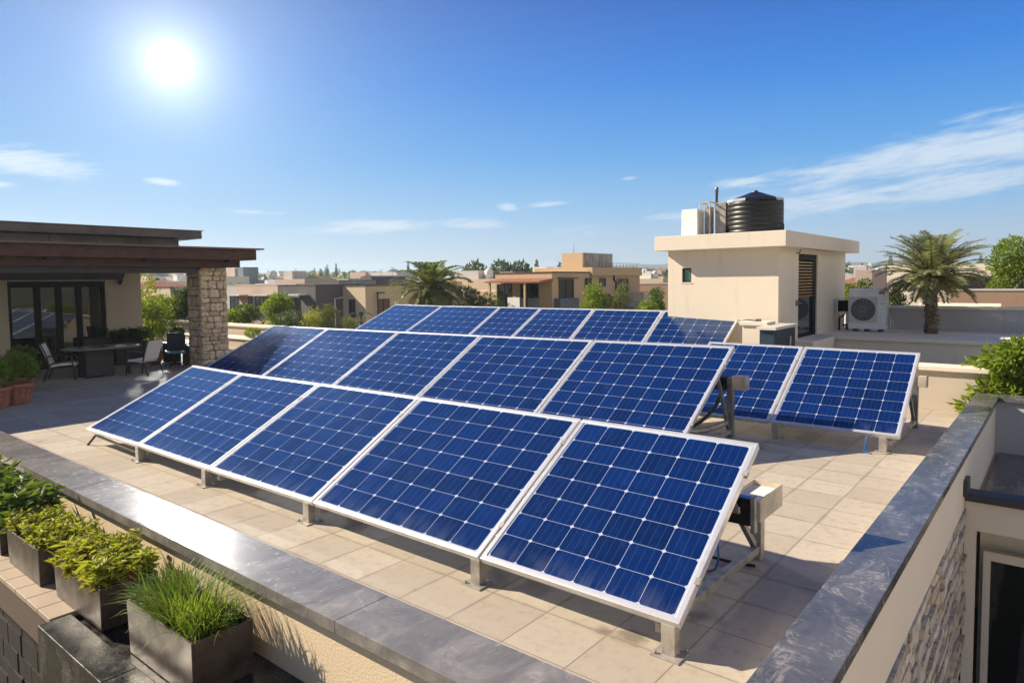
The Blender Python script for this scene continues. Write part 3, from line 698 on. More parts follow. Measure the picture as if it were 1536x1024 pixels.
L3 = ['solar panel at the far left end of the rearmost row reflecting pale sky', 'second solar panel from the left in the rearmost row', 'narrow solar panel third from the left in the rearmost row',
      'fourth solar panel from the left in the rearmost row', 'solar panel in the rearmost row just left of the utility room corner', 'solar panel at the right end of the rearmost row before the utility room']
B3, T3 = row([(537, 491), (612, 495), (705, 500), (770, 503), (858, 507), (965, 513), (1085, 519)][:1]+[(612, 495), (705, 500), (770, 503), (858, 507), (965, 513), (1085, 519)],
             [(596, 456), (664, 459), (748, 460), (812, 462), (890, 463), (993, 465), (1118, 469)], .95, 1.2, [(6, 6), (7, 6), (5, 6), (6, 6), (6, 6), (6, 6)], L3)
bR = pz(1351, 655, .28); bM = pz(1154, 632, .28); tR = pl(1381, 530, 0, bR[0]); tM = pl(1212, 519, 0, bM[0])
tM = np.array([tM[0], .5*(tM[1]+tR[1]), .5*(tM[2]+tR[2])]); tR = np.array([tR[0], .35*tM[1]+.65*tR[1], tR[2]])
dX = bR-bM; bL = bM-dX; tL = tM-(tR-tM)
make_panel(bM, bR, tR, tM, 6, 8, 'solar panel at the right end of the far right pair above the blue cable end')
make_panel(bL, bM, tM, tL, 6, 8, 'solar panel of the far right pair half hidden behind the second row post')

# racks
def post(mb, x, y, z0, z1, w=.11, d=.09): mb.box(x-w/2, x+w/2, y-d/2, y+d/2, z0, z1)
def rack(name_lbl, Bs, Ts, z0, frontx, rearx, rear_y, post_top, loc):
    rk = thing('mounting_rack', name_lbl, 'rack', loc)
    def line(Q, x, ax): return float(np.interp(x, Q[:, 0], Q[:, ax]))
    for x in frontx:
        yb, zb = line(Bs, x, 1), line(Bs, x, 2)
        mb = MB(); post(mb, x, yb+.06, z0+.012, zb-.062+.02); p_ = mb.build('front_post', M['steel'], rk, .004)
        mb = MB(); mb.box(x-.11, x+.11, yb-.05, yb+.17, z0, z0+.012); mb.tube([(x-.085, yb-.02, z0+.01), (x-.085, yb-.02, z0+.035)], .012, 6); mb.tube([(x+.085, yb+.14, z0+.01), (x+.085, yb+.14, z0+.035)], .012, 6)
        sub(mb, 'base_plate', M['steel'], p_, rk)
    xa, xb = Bs[0, 0]+.1, Bs[-1, 0]-.05
    for fr_ in (.12, .82):
        mb = MB()
        for i in range(len(Bs)-1):
            a = lerp(Bs[i], Ts[i], fr_)+np.array([.05, .02, -.11]); b = lerp(Bs[i+1], Ts[i+1], fr_)+np.array([-.05, .02, -.11]); mb.bar(a, b, .05, .07)
        mb.build('purlin', M['steel'], rk)
    for x in rearx:
        yb, zb, yt, zt = line(Bs, x, 1), line(Bs, x, 2), line(Ts, x, 1), line(Ts, x, 2)
        mb = MB(); mb.bar((x, yb+.1, z0+.14), (x, rear_y, z0+.10), .07, .07); mb.build('base_rail', M['steel'], rk, .003)
        mb = MB(); u = .8; py, pz_ = lerp(yb, yt, u), lerp(zb, zt, u)-.12
        mb.bar((x, rear_y-.1, z0+.16), (x, py, pz_), .05, .05); mb.build('strut', M['steel_dark'], rk)
        mb = MB(); post(mb, x, rear_y, z0, z0+.2 if x != rearx[-1] else post_top, .10, .10); mb.build('rear_post', M['steel'] if post_top < .8 else M['steel_dark'], rk, .004)
    return rk
rack('grey steel rack with short posts under the front row of solar panels', B1, T1, 0, [-11.03, -8.94, -6.62, -4.03, -2.16], [-10.9, -8.7, -6.5, -4.0, -2.27], 6.50, .50, (-7, 5, 0))
rack('steel rack with one tall dark end post under the second row of panels', B2, T2, 0, [-15.4, -12.6, -9.9, -7.0, -4.3], [-15.4, -12.6, -9.9, -7.0, -4.42], 11.28, 1.02, (-11, 10, 0))
rack('steel rack under the rearmost row of panels near the utility room', B3, T3, .12, [-18.5, -13.8, -9.2, -7.1], [-18.5, -13.8, -9.2, -6.96], 18.4, 1.34, (-14, 17.5, .12))
B4 = np.array([bL, bM, bR]); T4 = np.array([tL, tM, tR])
rack('steel rack under the far right pair of panels near the slate coping', B4, T4, 0, [-3.78, -2.16], [-5.6, -3.8, -2.09], 13.95, .92, (-4, 12.5, 0))
# thin foot at the left end of the front row
mb = MB(); p0 = pz(130, 655, .2); mb.bar((-12.75, 4.42, .17), (-12.85, 4.32, 0), .03, .03); mb.bar((-12.75, 4.42, .17), (-11.1, 4.42, .12), .03, .03)
tag(mb.build('prop_stand', M['darkmetal'], None, 0, (-12.7, 4.4, 0)), 'thin dark metal prop under the left corner of the front row', 'stand')
# cable tray at front row
ct = thing('cable_tray', 'beige metal cable tray box with black inverter on the front row end post', 'tray', (-2.25, 6.45, .5))
tx0, tx1, ty0, ty1, tz0, tz1 = -2.36, -2.08, 6.02, 6.62, .52, .73
mb = MB(); mb.box(tx0, tx1, ty0, ty1, tz0, tz0+.01); mb.box(tx1-.01, tx1, ty0, ty1, tz0+.01, tz1); mb.box(tx0, tx0+.01, ty0, ty1, tz0+.01, tz1); mb.box(tx0+.01, tx1-.01, ty1-.01, ty1, tz0+.01, tz1)
mb.box(tx0+.01, tx1-.01, ty0, ty0+.01, tz0+.01, tz1-.03)
mb.build('tray', M['steel_beige'], ct); box(tx0+.01, tx1-.01, ty0+.012, ty1-.012, tz0+.012, tz1-.05).build('insulation', M['white'], ct)
box(-2.50, -2.14, ty0-.09, ty0-.01, .50, .74).build('inverter', M['black'], ct, .006)
box(-2.138, -2.10, ty0-.09, ty0-.01, .44, .76).build('inverter_side', M['steel_dark'], ct, .003)
mb = MB(); mb.box(-2.28, -2.23, ty0-.094, ty0-.09, .60, .66); mb.build('sticker', M['brass'], ct)
mb = MB(); mb.box(-2.44, -2.12, ty0-.085, ty0-.02, .742, .755); mb.build('cap', M['bluecable'], ct)
def cable(pts, r, mat, label):
    P = [np.array(p, float) for p in pts]; Q = []
    for i in range(len(P)-1):
        p0, p1, p2, p3 = P[max(i-1, 0)], P[i], P[i+1], P[min(i+2, len(P)-1)]
        for k in range(6):
            t_ = k/6; Q.append(.5*((2*p1)+(p2-p0)*t_+(2*p0-5*p1+4*p2-p3)*t_**2+(3*p1-p0-3*p2+p3)*t_**3))
    Q.append(P[-1]); mb = MB(); mb.tube(Q, r, 7); tag(mb.build('cable', mat, None, 0, P[0]), label, 'cable')
cable([(-2.35, 5.97, .76), (-2.38, 5.86, .95), (-2.40, 5.75, 1.02)], .010, M['blackcable'], 'short black cable rising from the inverter to the front row end panel')
cable([(-2.42, 5.95, .50), (-2.43, 5.93, .3), (-2.43, 5.92, .1), (-2.5, 5.9, .012), (-2.7, 5.9, .012), (-2.9, 6.1, .012)], .010, M['bluecable'], 'blue cable hanging from the black inverter down to the tiles')
cable([(-2.55, 5.97, .55), (-2.6, 5.98, .3), (-2.75, 6.1, .10), (-2.5, 6.2, .02), (-2.2, 6.25, .02)], .014, M['blackcable'], 'loose black cable looping under the inverter beside the base rail')
cp = pz(1301, 655, .26)
cable([cp+np.array([0, .03, 0]), cp+np.array([-.03, .02, -.08]), cp+np.array([-.035, .02, -.18]), (cp[0]-.04, cp[1]+.02, .012), (cp[0]+.06, cp[1]+.0, .012)], .013, M['bluecable'], 'short blue cable hanging below the far right panel')
cable([(-4.5, 11.2, .9), (-4.6, 10.95, .5), (-4.9, 10.7, .2), (-5.5, 10.4, .12), (-5.9, 10.1, .05)], .03, M['blackcable'], 'thick black cable curving down beside the tall second row post')
cable([(-4.42, 11.1, .28), (-4.7, 10.7, .17), (-5.1, 10.35, .2), (-5.6, 10.0, .1)], .05, M['steel'], 'grey curved conduit behind the tall second row post')
def jbox(x, y, z0, z1, label, sx=.28, sy=.2):
    j = thing('junction_box', label, 'box', (x, y, z0))
    box(x, x+sx*.75, y-sy/2, y+sy/2, z0, z1).build('housing', M['steel_beige'], j, .006); box(x+sx*.75-.002, x+sx*.75+.012, y-sy/2-.01, y+sy/2+.01, z0-.008, z1+.008).build('cover', M['steel'], j, .003)
    box(x-sx*1.3, x-.105, y-sy/2+.02, y+sy/2-.02, z0-.02, z1-.03).build('connector', M['black'], j, .004)
jbox(-4.365, 11.28, .83, 1.06, 'pale junction box on top of the tall second row post')
jbox(-2.035, 13.95, .74, .93, 'small junction box on the far right rack post', .16, .16)
jbox(-6.905, 18.4, 1.18, 1.36, 'junction box on the rearmost row post before the utility room', .3, .16)

# ------------------------------------------------------------------ house on the left
XF = -25.7
hs = thing('terrace_house', 'cream terrace house with deep brown flat roof and dark glazed doors', 'house', (-30, 6, 0))
mb = MB()
mb.box(XF-.25, XF, 9.42, 10.58, 0, 3.35); mb.box(XF-.25, XF, -4, 6.62, 0, 3.35); mb.box(XF-.25, XF, 6.62, 9.42, 2.86, 3.35)
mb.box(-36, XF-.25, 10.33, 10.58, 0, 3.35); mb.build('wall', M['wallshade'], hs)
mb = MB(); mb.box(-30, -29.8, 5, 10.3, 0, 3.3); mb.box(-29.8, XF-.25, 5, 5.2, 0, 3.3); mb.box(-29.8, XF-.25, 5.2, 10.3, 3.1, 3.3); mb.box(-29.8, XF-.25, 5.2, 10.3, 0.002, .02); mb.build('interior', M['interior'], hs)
# glazed doors
mb = MB(); xg = XF-.12
ysp = [6.62, 7.43, 8.03, 8.62, 9.42]
for i, y in enumerate(ysp): mb.box(xg-.05, xg+.05, y-(.09 if 0 < i < 4 else 0 if i == 0 else .1), y+(.09 if 0 < i < 4 else .1 if i == 0 else 0), 0.02, 2.78)
mb.box(xg-.05, xg+.06, 6.62, 9.42, 2.78, 2.858)
for i in range(4): mb.box(xg-.04, xg+.04, ysp[i]+.09, ysp[i+1]-.09, .02, .22); mb.box(xg-.04, xg+.04, ysp[i]+.09, ysp[i+1]-.09, 2.66, 2.78)
gd = mb.build('glazed_door', M['black'], hs, .005)
mb = MB(); [mb.box(xg-.006, xg+.006, ysp[i]+.09, ysp[i+1]-.09, .22, 2.66) for i in range(4)]; sub(mb, 'pane', M['glass'], gd, hs)
mb = MB()
for k in range(12): mb.tube([(XF-.45, 9.02+k*.034, .03), (XF-.45+.02*math.sin(k*2.1), 9.02+k*.034, 2.8)], .026, 8)
mb.build('curtain', M['curtain'], hs)
mb = MB(); mb.box(-28.4, -27.2, 6.9, 9.0, .0+.72, .78); mb.box(-28.2, -28.1, 7.0, 7.1, .02, .72); mb.box(-27.5, -27.4, 8.8, 8.9, .02, .72); mb.box(-28.9, -28.5, 7.2, 8.6, .02, 1.1); mb.build('indoor_table', M['tabletop'], hs)
mb = MB(); mb.box(XF, XF+.42, 6.3, 9.85, 2.90, 3.12); aw = mb.build('awning_box', M['beam'], hs, .02)
for y in (6.25, 9.87):
    mb = MB(); mb.hexa([(XF, y-.03, 2.72), (XF+.1, y-.03, 2.72), (XF+.1, y+.03, 2.72), (XF, y+.03, 2.72), (XF, y-.03, 3.16), (XF+.5, y-.03, 3.16), (XF+.5, y+.03, 3.16), (XF, y+.03, 3.16)]); sub(mb, 'bracket', M['beam'], aw, hs)
# canopy roof
rf = box(-36, -20.62, -4, 12.12, 3.47, 3.80).build('roof', M['fascia'], hs, .008)
mb = MB(); mb.box(-36, -20.5, -4, 12.34, 3.802, 3.85); sub(mb, 'roof_edge', M['fascia_edge'], rf, hs)
mb = MB(); mb.box(-21.25, -21.0, -4, 11.75, 3.24, 3.468); mb.box(-36, -21.25, 11.5, 11.75, 3.24, 3.468); sub(mb, 'edge_beam', M['fascia'], rf, hs)
mb = MB(); mb.box(-22.0, -21.3, -4, 10.49, 3.06, 3.30); mb.build('beam', M['beam'], hs)
for y in (-1.2, 1.3, 3.8, 6.3, 8.8, 11.3):
    mb = MB(); mb.hexa([(-24.5, y-.08, 3.33), (-20.75, y-.08, 3.40), (-20.75, y+.08, 3.40), (-24.5, y+.08, 3.33), (-24.5, y-.08, 3.468), (-20.68, y-.08, 3.468), (-20.68, y+.08, 3.468), (-24.5, y+.08, 3.468)])
    mb.build('rafter', M['beam'], hs)
mb = MB(); k = -3.
while k < 10.6: mb.box(-23.28, -23.0, k+.01, min(k+1.25, 10.7)-.01, 3.85, 4.30); k += 1.25
mb.build('upper_wall', M['panelgrey'], hs); box(-36, -23.05, -3, 10.75, 3.851, 4.28).build('upper_wall_core', M['black'], hs)
mb = MB(); mb.box(-36, -22.2, -4, 11.12, 4.20, 4.44); u_ = mb.build('upper_roof', M['fascia_grey'], hs, .006)
mb = MB(); mb.box(-36, -22.16, -4, 11.16, 4.441, 4.465); sub(mb, 'roof_edge', M['fascia_edge'], u_, hs)
# stone column
def column():
    x0, x1, y0, y1, z1 = -22.16, -21.2, 10.5, 11.42, 3.235
    c = thing('stone_column', 'square rubble stone column holding the corner of the brown roof', 'column', ((x0+x1)/2, (y0+y1)/2, 0))
    box(x0+.05, x1-.05, y0+.05, y1-.05, 0, z1).build('core', M['mortar'], c)
    rr = random.Random(11); mb = MB()
    def face(o, du, dn, wid):
        z = 0.02
        while z < z1-.08:
            h = rr.choice([.10, .15, .2, .28, .34]); h = min(h, z1-z-.005); u = 0.
            while u < wid-.02:
                l = rr.uniform(.16, .52); l = min(l, wid-u)
                if wid-(u+l) < .1: l = wid-u
                e = rr.uniform(.0, .03); n = 11; cu, cz_ = u+l/2, z+h/2; ring = []
                for k in range(n):
                    a = 2*math.pi*k/n+rr.uniform(-.15, .15); pw = .42
                    ca, sa = math.cos(a), math.sin(a)
                    ring.append((cu+math.copysign(abs(ca)**pw, ca)*l*.5*rr.uniform(.86, 1.), cz_+math.copysign(abs(sa)**pw, sa)*h*.5*rr.uniform(.86, 1.)))
                f1 = [o+du*a_+np.array([0, 0, b_])-dn*.06 for a_, b_ in ring]; f2 = [o+du*a_+np.array([0, 0, b_])+dn*(.005+e) for a_, b_ in ring]
                f3 = [o+du*(cu+(a_-cu)*.72)+np.array([0, 0, cz_+(b_-cz_)*.72])+dn*(.016+e) for a_, b_ in ring]
                vs = f1+f2+f3; fs = []
                for k in range(n):
                    k2 = (k+1) % n; fs += [(k, k2, n+k2, n+k), (n+k, n+k2, 2*n+k2, 2*n+k)]
                fs.append(tuple(range(2*n, 3*n))); mb.add(vs, fs, True)
                u += l
            z += h
    A = np.array
    face(A([x1-.05, y0+.02, 0]), A([0, 1., 0]), A([1., 0, 0]), y1-y0-.04); face(A([x0+.02, y0+.05, 0]), A([1., 0, 0]), A([0, -1., 0]), x1-x0-.04)
    face(A([x1-.02, y1-.05, 0]), A([-1., 0, 0]), A([0, 1., 0]), x1-x0-.04); face(A([x0+.05, y1-.02, 0]), A([0, -1., 0]), A([-1., 0, 0]), y1-y0-.04)
    mb.build('stones', M['stone'], c)
column()

# ------------------------------------------------------------------ foliage tools
def leaf_quads(centers, dirs, L, Wd, fold=.15, jit=.3):
    """pointed folded leaves; returns verts, faces"""
    vs = []; fs = []
    n = len(centers)
    rv = RNG.normal(size=(n, 3)); sc = 1+jit*(RNG.random(n)-.5)*2
    for i in range(n):
        d = dirs[i]/(np.linalg.norm(dirs[i])+1e-9); s = np.cross(d, rv[i]); s /= np.linalg.norm(s)+1e-9; u = np.cross(s, d)
        l = L*sc[i]; w_ = Wd*sc[i]; c = centers[i]; o = len(vs)
        vs += [c, c+d*l*.45+s*w_*.5+u*w_*fold, c+d*l-u*l*.12, c+d*l*.45-s*w_*.5+u*w_*fold]
        fs += [(o, o+1, o+2), (o, o+2, o+3)]
    return vs, fs
def crown(blobs, n, L, Wd, shell=.55, updir=.25, droop=0.):
    """leaves scattered through several lumpy ellipsoids; blobs: (cx,cy,cz,rx,ry,rz)"""
    B = np.array(blobs, float); vol = B[:, 3]*B[:, 4]*B[:, 5]; vol = vol**.7; idx = RNG.choice(len(B), n, p=vol/vol.sum())
    v = RNG.normal(size=(n, 3)); v /= np.linalg.norm(v, axis=1)[:, None]
    r = shell+(1-shell)*RNG.random(n)**.6; r *= 1+.16*np.sin(v[:, 0]*7+idx)*np.cos(v[:, 2]*6+idx*2)
    c = B[idx, :3]+v*r[:, None]*B[idx, 3:]
    dr = v*.8+RNG.normal(size=(n, 3))*.5+np.array([0, 0, updir-droop])
    return leaf_quads(c, dr, L, Wd)
def blobs_for(w_, h, n, base=0., seed=0, flat=1.):
    rr = random.Random(seed); out = []
    for k in range(n):
        a = rr.uniform(0, 6.283); q = rr.random()**.5; zz = rr.uniform(.15, .9); lim = math.sin(math.pi*min(max(zz*.85+.12, 0), 1))
        out.append((math.cos(a)*q*w_*.36*lim, math.sin(a)*q*w_*.36*lim*flat, base+zz*h, w_*rr.uniform(.13, .24), w_*rr.uniform(.13, .24), h*rr.uniform(.10, .2)))
    return out
LM = {
 'bright': leafmat('bright_leaf', [(.10, .17, .012), (.19, .26, .02), (.30, .36, .04)], .4),
 'mid': leafmat('mid_leaf', [(.045, .085, .015), (.08, .14, .022), (.14, .20, .03)], .3),
 'dark': leafmat('dark_leaf', [(.018, .04, .012), (.035, .065, .018), (.06, .10, .025)], .25),
 'yellow': leafmat('yellow_green_leaf', [(.20, .23, .013), (.40, .39, .03), (.52, .46, .06)], .4),
 'grass': leafmat('grass_blade', [(.07, .14, .012), (.16, .26, .02), (.30, .36, .05)], .35),
 'olive': leafmat('olive_leaf', [(.09, .11, .03), (.16, .18, .05), (.24, .25, .09)], .3),
 'red': leafmat('reddish_leaf', [(.20, .035, .015), (.32, .12, .03), (.30, .25, .04)], .3),
 'palm': leafmat('palm_leaflet', [(.16, .18, .09), (.30, .31, .17), (.50, .47, .29)], .35),
 'dry': leafmat('dry_palm_leaflet', [(.28, .20, .08), (.36, .27, .11), (.22, .2, .08)], .25)}
def tree(name, label, cat, loc, h, w_, base, mat, n, L, Wd, seed=0, trunk_r=.12, group=None, nb=16, branches=5):
    t_ = thing(name, label, cat, loc, group); loc = np.array(loc, float)
    bl = blobs_for(w_, h-base, nb, base, seed)
    rr = random.Random(seed+50); mb = MB()
    tk_ = [np.array([0, 0, -.05]), np.array([.05*w_*rr.uniform(-1, 1), .05*w_*rr.uniform(-1, 1), base*.6+.1]), np.array([.06*w_*rr.uniform(-1, 1), 0, base+(h-base)*.45])]
    mb.tube([p+loc for p in tk_], [trunk_r, trunk_r*.7, trunk_r*.35], 7)
    for k in range(branches):
        b_ = bl[k % len(bl)]; e = np.array(b_[:3]); s_ = tk_[1]+(tk_[2]-tk_[1])*rr.random()*.6; md = (s_+e)/2+np.array([0, 0, -.05*h])
        mb.tube([s_+loc, md+loc, e+loc], [trunk_r*.45, trunk_r*.3, trunk_r*.1], 5)
    mb.build('trunk', M['bark'], t_)
    vs, fs = crown(bl, n, L, Wd); mb = MB(); mb.add([v+loc for v in vs], fs); mb.build('crown', mat, t_)
    return t_

# ------------------------------------------------------------------ box planters at the lower left
ledge = thing('planter_ledge', 'stone planter ledge with pale tiled top and brown front at the lower left', 'ledge', (-9, 2.2, -.1))
box(-30, -6.47, 1.86, 2.678, -.42, -.10).build('ledge_base', stucco('brown_concrete', (.11, .08, .06)), ledge)
mb = MB(); k = -6.47
while k > -24: mb.box(k-.30+.003, k-.003, 1.83, 2.677, -.098, -.05); k -= .30
mb.build('tiles', stucco('pale_wood_tile', (.44, .35, .26), .3, .6, .2), ledge, .004)
gk = thing('granite_kerb', 'dark speckled granite kerb in front of the grass planter at the bottom left', 'kerb', (-5, 2, -.1))
mb = MB(); kx = -6.46
while kx < -2.2: mb.box(kx+.003, kx+1.3-.003, 1.74, 1.985, -.62, -.06); kx += 1.3
mb.build('kerb_stone', M['granite'], gk, .006); box(-6.46, -2.2, 1.988, 2.678, -.6, -.115).build('channel', M['granite'], gk)
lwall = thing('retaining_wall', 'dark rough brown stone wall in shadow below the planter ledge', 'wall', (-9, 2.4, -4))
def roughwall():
    mb = MB(); rr = random.Random(8); z = -4.0
    while z < -.64:
        h = rr.uniform(.14, .26); h = min(h, -.63-z); x = -20.
        while x < -2.3:
            l = rr.uniform(.25, .6); e = rr.uniform(0, .02); mb.box(x+.003, x+l-.003, 2.1-e, 2.5, z+.005, z+h-.005); x += l
        z += h
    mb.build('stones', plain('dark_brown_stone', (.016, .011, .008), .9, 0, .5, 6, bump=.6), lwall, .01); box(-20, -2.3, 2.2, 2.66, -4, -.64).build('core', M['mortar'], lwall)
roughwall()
def planter_box(x0, x1, y0, y1, z0, z1, label):
    p = thing('box_planter', label, 'planter', ((x0+x1)/2, (y0+y1)/2, z0), 'dark box planters along the front wall')
    t_ = .022; tp = .03
    mb = MB()
    def P(x, y, z):  # slight taper to the foot
        k = (z-z0)/(z1-z0); return (x+( (x0+x1)/2-x)*tp*(1-k), y+((y0+y1)/2-y)*tp*(1-k), z)
    for (a0, a1, b0, b1) in ((x0, x1, y0, y0+t_), (x0, x1, y1-t_, y1), (x0, x0+t_, y0+t_, y1-t_), (x1-t_, x1, y0+t_, y1-t_)):
        mb.hexa([P(a0, b0, z0), P(a1, b0, z0), P(a1, b1, z0), P(a0, b1, z0), P(a0, b0, z1), P(a1, b0, z1), P(a1, b1, z1), P(a0, b1, z1)])
    mb.build('pot', M['planter'], p, .005); box(x0+t_+.005, x1-t_-.005, y0+t_+.005, y1-t_-.005, z0+.02, z1-.05).build('soil', M['soil'], p)
    return p
PZ0, PZ1 = -.048, .30
def blades(x0, x1, y0, y1, z, n, L0, L1, w_, seed, bend=.8, segs=5, zj=.02):
    rr = random.Random(seed); vs = []; fs = []
    for _ in range(n):
        b_ = np.array([rr.uniform(x0, x1), rr.uniform(y0, y1), z-zj]); a = rr.uniform(0, 6.283); out = np.array([math.cos(a), math.sin(a), 0])
        cxy = np.array([(x0+x1)/2, (y0+y1)/2, 0]); rd = (b_-cxy)*np.array([1, 1, 0]); out = out*.6+rd/(np.linalg.norm(rd)+1e-6)*.7; out /= np.linalg.norm(out)
        L = rr.uniform(L0, L1); bd = bend*rr.uniform(.4, 1.3); side = np.cross(out, (0, 0, 1.)); o = len(vs); p = b_.copy(); ang = rr.uniform(.1, .95)**1.1
        for k in range(segs+1):
            q = k/segs; ww = w_*(1-.12*k if k < segs-1 else .35 if k == segs-1 else .05)*rr.uniform(.9, 1.1)
            vs += [p-side*ww/2+np.array([0, 0, ww*.2]), p+side*ww/2+np.array([0, 0, ww*.2])]
            d_ = out*math.sin(ang)+np.array([0, 0, math.cos(ang)]); p = p+d_*L/segs; ang += bd*(.25+.9*q)*2.2/segs
        fs += [(o+2*k, o+2*k+1, o+2*k+3, o+2*k+2) for k in range(segs)]
    return vs, fs
def stem_shrub(x0, x1, y0, y1, z, nst, H0, H1, L, Wd, seed, lps=16, splay=.25, droop=.15):
    rr = random.Random(seed); sv = MB(); C_ = []; D_ = []
    for _ in range(nst):
        b_ = np.array([rr.uniform(x0, x1), rr.uniform(y0, y1), z-.02]); h = rr.uniform(H0, H1); lean = np.array([rr.uniform(-1, 1), rr.uniform(-1, 1), 0])*splay
        pts = [b_, b_+lean*h*.4+np.array([0, 0, h*.5]), b_+lean*h+np.array([0, 0, h])]; sv.tube(pts, [.006, .005, .003], 4, False)
        for k in range(lps):
            q = .25+.75*rr.random()**.8; p = pts[0]*(1-q)**2+2*pts[1]*q*(1-q)+pts[2]*q*q
            a = rr.uniform(0, 6.283); C_.append(p); D_.append(np.array([math.cos(a), math.sin(a), rr.uniform(-.2, .75)-droop]))
    v, f = leaf_quads(C_, D_, L, Wd, .18, .4); return sv, v, f
# planter 1: arching grass
gp = planter_box(-5.53, -4.49, 2.07, 2.52, PZ0-.06, PZ1, 'dark box planter full of long arching grass, nearest the bottom edge')
v, f = blades(-5.45, -4.57, 2.13, 2.46, PZ1-.05, 1200, .18, .40, .012, 1, 1.1); MB().add(v, f).build('grass', LM['grass'], gp)
v, f = blades(-5.4, -4.6, 2.15, 2.44, PZ1-.05, 60, .2, .4, .013, 2, 1.2); MB().add(v, f).build('dead_blades', LM['red'], gp)
# planter 2: broad yellow green leaves
yp = planter_box(-6.92, -5.88, 2.01, 2.46, PZ0, PZ1, 'dark box planter with bushy yellow green leaves, second from the bottom edge')
s_, v, f = stem_shrub(-6.84, -5.95, 2.05, 2.44, PZ1-.05, 190, .09, .26, .095, .028, 3, 22, .55)
s_.build('stems', M['bark'], yp); MB().add(v, f).build('leaves', LM['yellow'], yp)
s_, v, f = stem_shrub(-6.6, -5.95, 2.03, 2.3, PZ1-.05, 26, .05, .18, .10, .034, 4, 12, .6, .5); MB().add(v, f).build('red_leaves', LM['red'], yp)
# planter 3
fp = planter_box(-8.15, -7.22, 1.98, 2.44, PZ0, PZ1, 'dark box planter with fine yellow green foliage, third from the bottom edge')
s_, v, f = stem_shrub(-8.1, -7.2, 2.02, 2.42, PZ1-.05, 190, .09, .26, .06, .019, 5, 26, .5); s_.build('stems', M['bark'], fp); MB().add(v, f).build('leaves', LM['yellow'], fp)
# planter 4
dp = planter_box(-9.45, -8.4, 1.98, 2.44, PZ0, PZ1, 'dark box planter with tall dark green leaves at the left picture edge')
s_, v, f = stem_shrub(-9.5, -8.2, 2.0, 2.44, PZ1-.05, 120, .12, .38, .13, .05, 6, 18, .4); s_.build('stems', M['bark'], dp); MB().add(v, f).build('leaves', LM['mid'], dp)
# planter 5, mostly off frame
dp = planter_box(-10.8, -9.7, 1.98, 2.44, PZ0, PZ1, 'dark box planter with dark green leaves, half cut off beyond the left edge')
s_, v, f = stem_shrub(-10.8, -9.6, 2.0, 2.44, PZ1-.05, 90, .12, .36, .13, .05, 16, 18, .4); s_.build('stems', M['bark'], dp); MB().add(v, f).build('leaves', LM['mid'], dp)

# terracotta pots on the terrace
def pot(cx, cy, r, h, label, plant_mat, ph, pw, n, seed, L=.09, Wd=.035):
    p = thing('potted_shrub', label, 'plant', (cx, cy, 0), 'shrubs in clay pots on the terrace')
    prof = [(r*.72, 0.004), (r*.78, h*.1), (r*.93, h*.8), (r*.95, h*.82), (r*1.06, h*.84), (r*1.06, h), (r*.93, h), (r*.92, h*.9)]
    mb = MB(); mb.lathe((cx, cy, 0), prof, 28)
    for k in range(14):
        a = 2*math.pi*k/14; mb.bar((cx+r*.75*math.cos(a), cy+r*.75*math.sin(a), .02), (cx+r*.94*math.cos(a), cy+r*.94*math.sin(a), h*.8), .03, .012)
    mb.build('pot', M['terracotta'], p)
    MB().lathe((cx, cy, 0), [(r*.9, h*.88), (.01, h*.9)], 20, cap=False).build('soil', M['soil'], p)
    vs, fs = crown([(cx+bx_*1, cy+by_, h+bz_, rx, ry, rz) for bx_, by_, bz_, rx, ry, rz in blobs_for(pw, ph, 12, -.05, seed)], n, L, Wd, .4, .4); MB().add(vs, fs).build('foliage', plant_mat, p)
    mb = MB(); [mb.tube([(cx, cy, h*.8), (cx+random.uniform(-.1, .1), cy+random.uniform(-.1, .1), h+ph*.5)], .012, 5) for _ in range(5)]; mb.build('stems', M['bark'], p)
c_ = pz(24, 606, 0); pot(c_[0]-.05, c_[1]+.05, .30, .47, 'ribbed terracotta pot with a bright yellow green shrub on the terrace edge', LM['bright'], .75, .85, 2600, 21)
c_ = pz(-6, 612, 0); pot(c_[0], c_[1], .30, .47, 'terracotta pot cut off by the left picture edge beside the ribbed pot', LM['bright'], .7, .8, 1600, 22)
c_ = pz(36, 588, 0); pot(c_[0], c_[1], .26, .40, 'darker green potted shrub standing behind the bright terracotta pot', LM['mid'], .85, 1.0, 2200, 23, .12)

